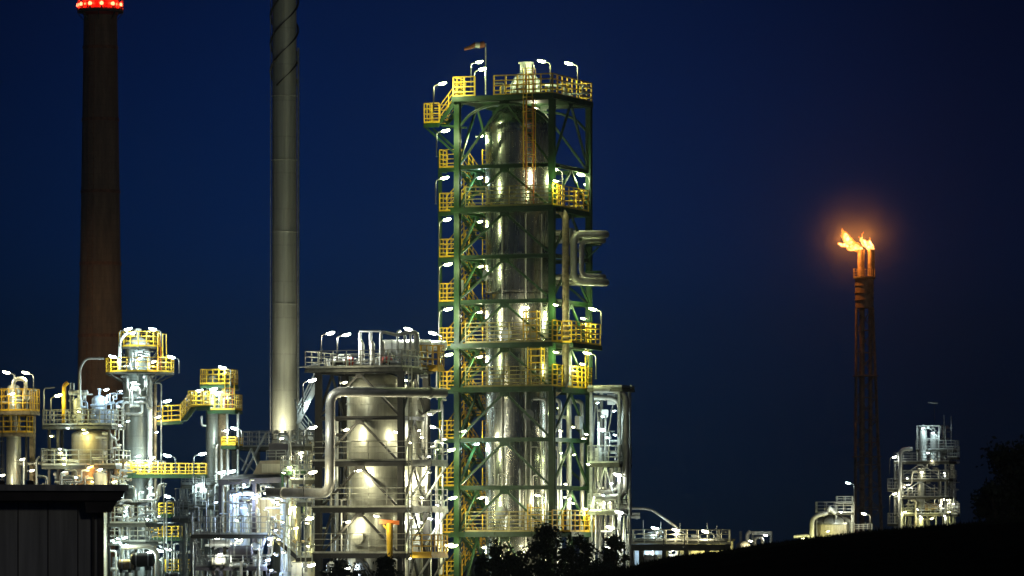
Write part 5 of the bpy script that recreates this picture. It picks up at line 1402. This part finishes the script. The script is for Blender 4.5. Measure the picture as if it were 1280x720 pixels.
# ------------------------------------------------------------------ the middle plant between shorter tower and dark unit
def middle_plant():
    # ladder scaffold
    Y = 311; f = Frame(250, Y, 22)
    root = thing('ladder_scaffold', 'pale ladder scaffold with a caged ladder below the shorter tower', 'scaffold', f.w(0, 0, 0))
    frame_tower(root, f, .8, .8, [lv(p, Y) for p in (606, 632, 652)], 'galvanised', cw=.12, bw=.12, brace=.06)
    deck(root, f, -.95, .9, -.9, .9, lv(632, Y), 'galvanised', sp=.45, h=1.1)
    deck(root, f, -.9, .9, -.9, .9, lv(606, Y), 'galvanised', sp=.6, h=.4)
    deck(root, Frame(230, Y, 22), -.55, .6, -.6, .6, lv(648, Y), 'galvanised', sp=.4, h=1.1)
    ladder(root, f.w(-.95, -.6, .5), lv(601, Y) - .5, f.w(-1, 0, 0) - f.w(0, 0, 0), True, 'galvanised')
    ladder(root, f.w(.4, -.95, lv(632, Y)), 1.9, f.w(0, -1, 0) - f.w(0, 0, 0), True, 'white_pipe')
    clutter(14, (232, 268), (606, 665), (Y - 1, Y + 1), ('white_pipe', 'galvanised', 'blue_white'), 'thin pale pipe in the ladder scaffold', 'thin pale pipes in the ladder scaffold', (.04, .08), 70, .4)
    # grey shed canopy and hopper
    Y = 306
    t = thing('canopy_roof', 'low sloping purple grey canopy roof over the blue lit bay', 'canopy', P(314, 600, Y))
    mb = MB(); a, b_ = P(273, 601, Y - 2), P(359, 597, Y - 2); e, g_ = P(259 + 22, 594, Y + 3), P(366, 590, Y + 3)
    th = Vector((0, 0, .22))
    mb.hexa([a - th, b_ - th, g_ - th, e - th, a, b_, g_, e]); mb.build('roof_sheet', 'canopy_metal', t)
    MB().bar(a - Vector((0, .06, .12)), b_ - Vector((0, .06, .12)), .1, .34).build('fascia', 'canopy_metal', t)
    for px, yy in ((276, Y - 1.8), (318, Y - 1.8), (356, Y - 1.8), (290, Y + 2.6), (360, Y + 2.6)):
        MB().bar(P(px, 745, yy), P(px, 601, yy), .22).build('post', 'canopy_metal', t)
    t = thing('hopper_house', 'tan sheet metal hopper house with one slanted side on the canopy roof', 'hopper', P(335, 594, Y + 1))
    mb = MB(); y0, y1 = Y - .6, Y + 2.2
    mb.hexa([P(316, 593, y0), P(358, 593, y0), P(358, 592, y1), P(316, 592, y1), P(325, 576, y0), P(358, 575, y0), P(358, 575, y1), P(325, 576, y1)])
    mb.build('body', 'tan_metal', t)
    mb = MB(); mb.fbox(Frame(342, Y - .66, 0), -.75, .75, -.02, .02, lv(591, Y), lv(580, Y)); mb.build('side_panel', 'cream_wall', t)
    MB().rail([P(333, 575, y0 + .1), P(357, 574.5, y0 + .1)], h=.6, sp=.5, toe=0).build('railing', 'galvanised', t)
    t = thing('slanted_conveyor', 'thin slanted truss leaning up towards the stack platform', 'truss', P(310, 590, 309))
    for dy in (0, .8):
        MB().bar(P(304, 596, 309 + dy), P(333, 541, 311 + dy), .12).build('chord', 'galvanised', t)
        MB().bar(P(314, 561, 309.6 + dy), P(322, 582, 309 + dy), .1).build('strut', 'galvanised', t)
        MB().bar(P(314, 561, 309.6 + dy), P(303, 588, 309 + dy), .1).build('strut', 'galvanised', t)
    MB().box(P(352, 566, 310), 1.6, 1.2, 1.2).build('motor_house', 'canopy_metal', t)
    # blue lit bay
    vessel('blue_column', 'bluish white upright column in the lit bay under the canopy', 291, 612, 690, 305, .40, 'blue_white', .5, 2)
    vessel('blue_column', 'shorter bluish column right of the taller one in the lit bay', 306, 628, 690, 305.5, .34, 'blue_white', .9, 1)
    pipe([P(286, 618, 304), P(310, 616, 304), P(322, 620, 304.4)], .16, 'blue_white', 'bluish level pipe under the canopy roof', None, .3)
    t = thing('dark_cabinet', 'dark cabinet with an arched opening in the blue lit bay', 'cabinet', P(306, 668, 304.5))
    MB().box(P(305, 646, 306.6), 1.5, .8, 2.2).build('case', 'canopy_metal', t)
    MB().lathe((X(314, 304.6), 306.0, 0), [(.42, Z(668, 306)), (.42, Z(636, 306)), (.25, Z(631, 306)), (.02, Z(629, 306))], 20).build('rounded_hood', 'white_pipe', t)
    t = thing('cream_cabin', 'cream panelled cabin lit brightly under the canopy', 'cabin', P(338, 668, 306))
    MB().box(P(337, 646, 307.4), 1.9, 1.6, 2.3).build('wall', 'cream_wall', t)
    for px in (326, 333, 341, 348): MB().box(P(px, 646, 306.55), .06, .06, 2.25).build('panel_rib', 'tan_metal', t)
    MB().box(P(337, 623.5, 307.4), 2.1, 1.9, .14).build('roof', 'galvanised', t)
    MB().box(P(345, 650, 306.52), .42, .08, 1.7).build('door', 'tan_metal', t)
    # railed working platform and what is under it
    f = Frame(287, 302, 0)
    root = thing('working_platform', 'dark railed working platform with a stair down its right end', 'platform', f.w(0, 0, 0))
    zP = lv(668, 301)
    deck(root, f, -2.35, 2.45, -1.0, 2.0, zP, 'galvanised', 'dark_steel', sp=.62, h=1.12, open_sides=('right',))
    for u, v in ((-2.3, -.9), (1.9, -.9), (-2.3, 1.9), (1.9, 1.9)): MB().bar(f.w(u, v, 0), f.w(u, v, zP - .27), .16).build('leg', 'galvanised', root)
    for a, b_ in ((-2.25, -.9), (2.3, 1.5)): MB().bar(f.w(a, -.95, zP - .3), f.w(b_, -.95, zP - 2.6), .12).build('brace', 'galvanised', root)
    stair(root, P(371, 697, 301), P(338.5, 669, 301), .8, (0, 1, 0), 'dark_steel', 'galvanised')
    deck(root, Frame(386, 301.3, 0), -.75, .75, -.6, .8, lv(697, 301), 'galvanised', 'dark_steel', sp=.7, h=1.0, open_sides=('left',))
    deck(root, f, -2.0, 2.4, -1.9, -1.15, lv(708, 300), 'galvanised', 'canopy_metal', sp=.7, h=.7)
    drum(275, 679, 300.5, 1.2, .26, 'white_pipe', 'white lying drum under the working platform')
    drum(301, 690, 300.6, 1.3, .40, 'canopy_metal', 'dark lying compressor under the working platform', name='compressor')
    drum(273, 702, 300, .8, .28, 'cream_wall', 'cream lying motor under the working platform', name='motor')
    drum(320, 684, 301, .4, .3, 'galvanised', 'short grey blower under the working platform', name='blower')
    drum(298, 707, 300, 1.0, .14, 'white_pipe', 'thin white lying filter under the working platform', name='filter')
    vessel('pale_blue_column', 'pale blue upright column beside the stair of the working platform', 357, 612, 740, 303.5, .32, 'blue_white', .5, 3, base=.3)
    vessel('yellow_lit_vessel', 'cream vessel in warm light left of the dark unit', 369, 630, 735, 305, .36, 'cream_cladding', .5, 3, base=.3)
    vessel('pale_tank', 'low pale tank beside the foot of the dark unit', 379, 700, 745, 303, .75, 'cream_wall', .2, 1, base=.2, nozzle=False)
    for i, px in enumerate((262, 268)):
        pipe([P(px, 668, 303.5), P(px, 646, 303.5)], .09, 'blue_white', 'short bluish post pipe on the working platform', 'short bluish post pipes on the working platform')
    clutter(20, (245, 340), (672, 720), (299.5, 303.5), ('galvanised', 'white_pipe', 'pipe_lagging', 'canopy_metal'), 'thin pipe under the working platform', 'thin pipes under the working platform', (.04, .1), 72, .5)
    clutter(18, (268, 356), (606, 666), (304, 307), ('blue_white', 'white_pipe', 'galvanised'), 'thin pipe in the lit bay under the canopy', 'thin pipes in the lit bay under the canopy', (.04, .09), 73, .4)
    clutter(34, (360, 400), (545, 700), (303, 310), ('pipe_lagging', 'galvanised', 'cream_wall', 'brown_pipe'), 'thin pipe in the narrow gap left of the dark unit', 'thin pipes left of the dark unit', (.05, .11), 74, .35)
    clutter(24, (338, 400), (538, 575), (306, 339), ('galvanised', 'pipe_lagging', 'white_pipe'), 'thin pipe before the stack foot', 'thin pipes before the stack foot', (.04, .09), 75, .4)
    clutter(12, (204, 262), (655, 735), (318, 324), ('galvanised', 'pipe_lagging'), 'thin pipe far behind the yellow landings', 'thin pipes behind the yellow landings', (.05, .1), 76, .5)
    clutter(26, (232, 345), (600, 668), (300.5, 303), ('galvanised', 'blue_white', 'white_pipe'), 'thin upright pipe before the blue lit bay', 'thin pipes before the blue lit bay', (.03, .055), 77, .25)
    clutter(26, (196, 262), (600, 730), (311, 316), ('galvanised', 'white_pipe', 'grey_rail'), 'thin pipe between the yellow landings and the ladder scaffold', 'thin pipes by the yellow landings', (.03, .06), 78, .35)
    clutter(20, (342, 400), (600, 715), (299.5, 302), ('galvanised', 'grey_rail'), 'thin pipe beside the platform stair', 'thin pipes beside the platform stair', (.03, .06), 79, .35)
    t = thing('green_platform', 'small green lit platform left of the dark unit', 'platform', P(369, 593, 304))
    deck(t, Frame(369, 304, 10), -.8, .8, -.6, .6, lv(589, 304), 'galvanised', 'green_paint', sp=.6, h=1.0)
    for u in (-.7, .7): MB().bar(Frame(369, 304, 10).w(u, -.5, lv(640, 304)), Frame(369, 304, 10).w(u, -.5, lv(592, 304)), .12).build('leg', 'green_paint', t)
    for (px, py) in ((384, 558), (384, 600), (390, 628)):
        root = thing('side_gallery', ('uppermost', 'middle', 'lowest')[(px == 390) * 2 + (py == 600)] + ' short railed gallery left of the dark unit', 'gallery', P(px, py, 302))
        deck(root, Frame(px, 302, 22), -.8, .7, -.5, .7, lv(py, 302), 'galvanised', sp=.5, h=1.0)
        MB().bar(P(px - 12, py + 3, 302), P(px + 12, py + 3, 302), .16).build('bracket', 'dark_steel', root)
    # the stair lattice between stack platform and dark unit
    root = thing('stair_lattice', 'steep pale stair between the stack platform and the dark unit', 'stair', P(380, 500, 306))
    stair(root, P(372, 530, 306), P(398, 478, 306), .7, (0, 1, 0), 'galvanised', 'galvanised')
    stair(root, P(398, 560, 306.9), P(374, 530, 306.9), .7, (0, 1, 0), 'galvanised', 'galvanised')
    MB().bar(P(372, 735, 306.5), P(372, 530, 306.5), .12).build('post', 'galvanised', root)
    MB().bar(P(369, 499, 306.5), P(375, 529, 306.5), .1).build('brace', 'galvanised', root)
PW = 0.38
middle_plant()
for px, py, Y, pw, c, words in [
    (248, 606, 309.5, 160, 'c', 'lamp on the ladder scaffold top'),
    (296, 618, 303.6, 460, 'b', 'cold blue lamp under the canopy over the bluish columns'),
    (318, 622, 303.4, 330, 'b', 'cold lamp under the middle of the canopy'),
    (333, 616, 303.6, 330, 'w', 'warm lamp under the canopy over the cream cabin'),
    (346, 628, 304.6, 260, 'w', 'warm lamp at the right of the cream cabin'),
    (272, 673, 301.4, 200, 'n', 'lamp under the working platform over the white drum'),
    (300, 675, 301.6, 160, 'n', 'lamp under the middle of the working platform'),
    (337, 673, 300.2, 400, 'b', 'cold bright lamp under the top of the platform stair'),
    (335, 700, 300, 300, 'b', 'low cold blue lamp at the foot of the platform stair'),
    (275, 693, 299.4, 90, 'n', 'low lamp over the cream motor'),
    (367, 634, 303.2, 260, 'y', 'warm lamp on the cream vessel left of the dark unit'),
    (370, 660, 303.2, 260, 'y', 'lower warm lamp on the cream vessel left of the dark unit'),
    (378, 700, 301.5, 220, 'n', 'lamp over the low pale tank'),
    (384, 503, 304.8, 240, 'c', 'cold lamp on the pale stair between stack and dark unit'),
    (376, 566, 304.5, 200, 'w', 'lamp over the green lit platform'),
    (362, 584, 303, 160, 'g', 'greenish lamp at the green platform rail'),
    (352, 548, 340.5, 300, 'w', 'lamp at the foot of the stack above its platform'),
    (374, 547, 339, 220, 'n', 'lamp at the right of the stack platform'),
    (283, 602, 310, 150, 'c', 'cold lamp behind the canopy edge'),
]: lamp(px, py, Y, words, 0, 1, pw, c, 'b')
#@@PART6
# small lamps sprinkled through the pipework
PW = 1.0
R = random.Random(99)
for n_, xr, yr, Yr, c, where in (
        (12, (62, 152), (492, 604), (314.6, 315.6), 'yc', 'the vessel platform before the brick chimney'),
        (14, (140, 200), (480, 715), (313.4, 316.5), 'c', 'the tall grey column'),
        (14, (228, 345), (605, 715), (299.6, 303), 'cb', 'the blue lit bay and working platform'),
        (12, (345, 400), (545, 712), (299.8, 303), 'wy', 'the narrow gap left of the dark unit'),
        (12, (505, 556), (505, 712), (294.5, 297), 'wn', 'the gap left of the green tower'),
        (12, (692, 738), (495, 690), (301.5, 303.5), 'wg', 'the lower right of the green tower'),
        (8, (743, 775), (500, 700), (302.4, 303), 'c', 'the annex right of the green tower'),
        (10, (1124, 1192), (570, 655), (537, 538), 'wn', 'the far process tower')):
    for k in range(n_):
        lamp(R.uniform(*xr), R.uniform(*yr), R.uniform(*Yr), 'small bare lamp among the pipework of ' + where, 0, R.choice((-1, 1)), R.choice((12, 20, 34)) * (.45 if Yr[0] > 500 else 1), R.choice(c), 'b',
             group='small lamps in ' + where, name='small_lamp', L=.08)
PW = 0.9

# ------------------------------------------------------------------ dark warehouse in front
def warehouse():
    Y = 150; s = Y / F
    fr = Frame(129, Y, -7)
    root = thing('warehouse', 'dark flat roofed warehouse corner with a thick overhanging roof', 'building', fr.w(-6, 0, 0))
    zr = Z(628, Y)
    MB().fbox(fr, -13, 0, 0, 14, 0, zr).build('wall', 'warehouse_panel', root)
    for i in range(13):
        MB().fbox(fr, -.80 - i * .93, -.77 - i * .93, -.03, -.002, .02, zr - .02).build('panel_joint', 'roof_felt', root)
    MB().fbox(fr, -.17, .02, -.06, -.003, .02, zr - .03).build('corner_trim', 'roof_felt', root)
    pr = MB(); pr.tube([fr.w(-.32, -.09, .1), fr.w(-.32, -.09, zr - .45), fr.w(-.32, -.4, zr - .2)], .05, 8, .15); pr.build('downpipe', 'roof_felt', root)
    zt = Z(607.5, Y)
    MB().hexa([fr.w(-13.5, -.7, zr + .05), fr.w(.52, -.7, zr + .05), fr.w(.5, 14.6, zr + .05), fr.w(-13.5, 14.6, zr + .05),
               fr.w(-13.5, -.8, zt), fr.w(.72, -.8, zt), fr.w(.7, 14.7, zt), fr.w(-13.5, 14.7, zt)]).build('roof', 'roof_felt', root)
    MB().fbox(fr, -13.5, .75, -.88, -.803, zt - .16, zt + .03).build('roof_edge', 'warehouse_panel', root)
    MB().hexa([fr.w(-.55, -.5, Z(641, Y)), fr.w(.22, -.5, Z(641, Y)), fr.w(.22, -.1, Z(641, Y)), fr.w(-.55, -.1, Z(641, Y)),
               fr.w(-.6, -.6, zr + .04), fr.w(.42, -.6, zr + .04), fr.w(.42, -.1, zr + .04), fr.w(-.6, -.1, zr + .04)]).build('eave_box', 'roof_felt', root)
    for u in (-3.1, -2.2):
        MB().lathe(tuple(fr.w(u, 3, zt)), [(.10, 0), (.10, .16), (.14, .17), (.02, .22)], 10).build('roof_vent', 'roof_felt', root)
warehouse()

# ------------------------------------------------------------------ trees
def tree(px, pt, pb, Y, w, label, n, leaf, seed, m='leaf', trunk=.12, name='leafy_tree', cat='tree', group=None, leafy=1.0):
    R = random.Random(seed); s = Y / F
    x = X(px, Y); zg = ground_z(x, Y); zt = Z(pt, Y); zb = Z(pb, Y); hw = w * s
    root = thing(name, label, cat, (x, Y, zg), group)
    mb = MB(); tip = Vector((x + R.uniform(-.2, .2), Y, zg + (zt - zg) * .82))
    mb.tube([(x, Y, zg - .2), (x + R.uniform(-.1, .1), Y, zg + (zt - zg) * .4), tip], [trunk, trunk * .7, trunk * .25], 8)
    clumps = []
    for i in range(30):
        a = R.uniform(0, 6.28); t = R.uniform(0.05, 1); rad = hw * math.sin(math.pi * (.12 + .8 * t)) ** .7 * R.uniform(.35, 1.02)
        c = Vector((x + rad * math.cos(a), Y + rad * math.sin(a), zb + (zt - zb) * t))
        clumps.append(c)
        o = Vector((x, Y, zg + (zt - zg) * R.uniform(.15, .7))); o.z = min(o.z, c.z)
        mid = o.lerp(c, .5) + Vector((0, 0, -.08))
        mb.tube([o, mid, c], [trunk * .35, trunk * .22, .012], 5)
    mb.build('trunk', 'bark', root)
    lf = MB()
    for _ in range(n):
        c = R.choice(clumps); sg = hw * .2
        p = c + Vector((R.gauss(0, sg), R.gauss(0, sg), R.gauss(0, sg * .9)))
        u = Vector((R.gauss(0, 1), R.gauss(0, 1), R.gauss(0, 1))).normalized(); v = u.orthogonal().normalized()
        a = R.uniform(0, 6.28); v = (v * math.cos(a) + u.cross(v) * math.sin(a)); q = u.cross(v)
        L = leaf * R.uniform(.6, 1.35); k = len(lf.v)
        lf.v += [tuple(p - v * L), tuple(p + q * L * .5), tuple(p + v * L), tuple(p - q * L * .5)]
        lf.f.append((k, k + 1, k + 2, k + 3))
    lf.build('crown', m, root, smooth=False)
    return root
tree(626, 676, 722, 236, 17, 'small leafy tree left of the bushiest one before the green tower', 1300, .10, 1)
tree(606, 698, 732, 232, 14, 'lowest small tree at the left of the row before the green tower', 800, .10, 2)
tree(687, 664, 726, 234, 27, 'bushiest tree in the row before the green tower', 2700, .10, 3, trunk=.14)
tree(722, 672, 726, 236, 20, 'tree right of the bushiest one before the green tower', 1500, .10, 4)
tree(766, 673, 722, 230, 17, 'rightmost tree of the row where the dark slope begins', 1300, .10, 5)
tree(655, 694, 730, 228, 20, 'low spreading tree in the middle of the row before the green tower', 1300, .10, 6)
tree(484, 700, 732, 240, 18, 'small dark reddish bush below the yellow jib crane', 1500, .09, 9, 'dark_leaf', name='shrub', cat='bush')
tree(430, 708, 735, 240, 30, 'low dark bush under the dark steel unit', 1100, .09, 10, 'dark_leaf', name='shrub', cat='bush')
tree(742, 703, 730, 225, 40, 'wide low bush at the foot of the dark slope', 1300, .09, 11, 'dark_leaf', name='shrub', cat='bush')
tree(1276, 560, 668, 196, 46, 'big dark tree silhouette at the edge on the slope', 9000, .11, 7, 'dark_leaf', trunk=.3)
tree(1242, 610, 668, 194, 22, 'smaller dark tree silhouette beside the big one on the slope', 3000, .10, 8, 'dark_leaf', trunk=.15)
# ------------------------------------------------------------------ night haze
HAZE = 0.0001
hz = MB(); hz.hexa([(-1450, -70, -1), (1450, -70, -1), (1450, 2950, -1), (-1450, 2950, -1), (-1450, -70, 72), (1450, -70, 72), (1450, 2950, 72), (-1450, 2950, 72)])
hm = bpy.data.materials.new('haze'); hm.use_nodes = True
hn = hm.node_tree.nodes; hn.clear()
pv = hn.new('ShaderNodeVolumePrincipled'); ho = hn.new('ShaderNodeOutputMaterial')
pv.inputs['Color'].default_value = (.68, .82, 1.0, 1); pv.inputs['Density'].default_value = HAZE; pv.inputs['Anisotropy'].default_value = 0.75
hm.node_tree.links.new(pv.outputs[0], ho.inputs['Volume'])
MAT['haze'] = hm
o = hz.build('haze', 'haze', smooth=False); o['kind'] = 'stuff'
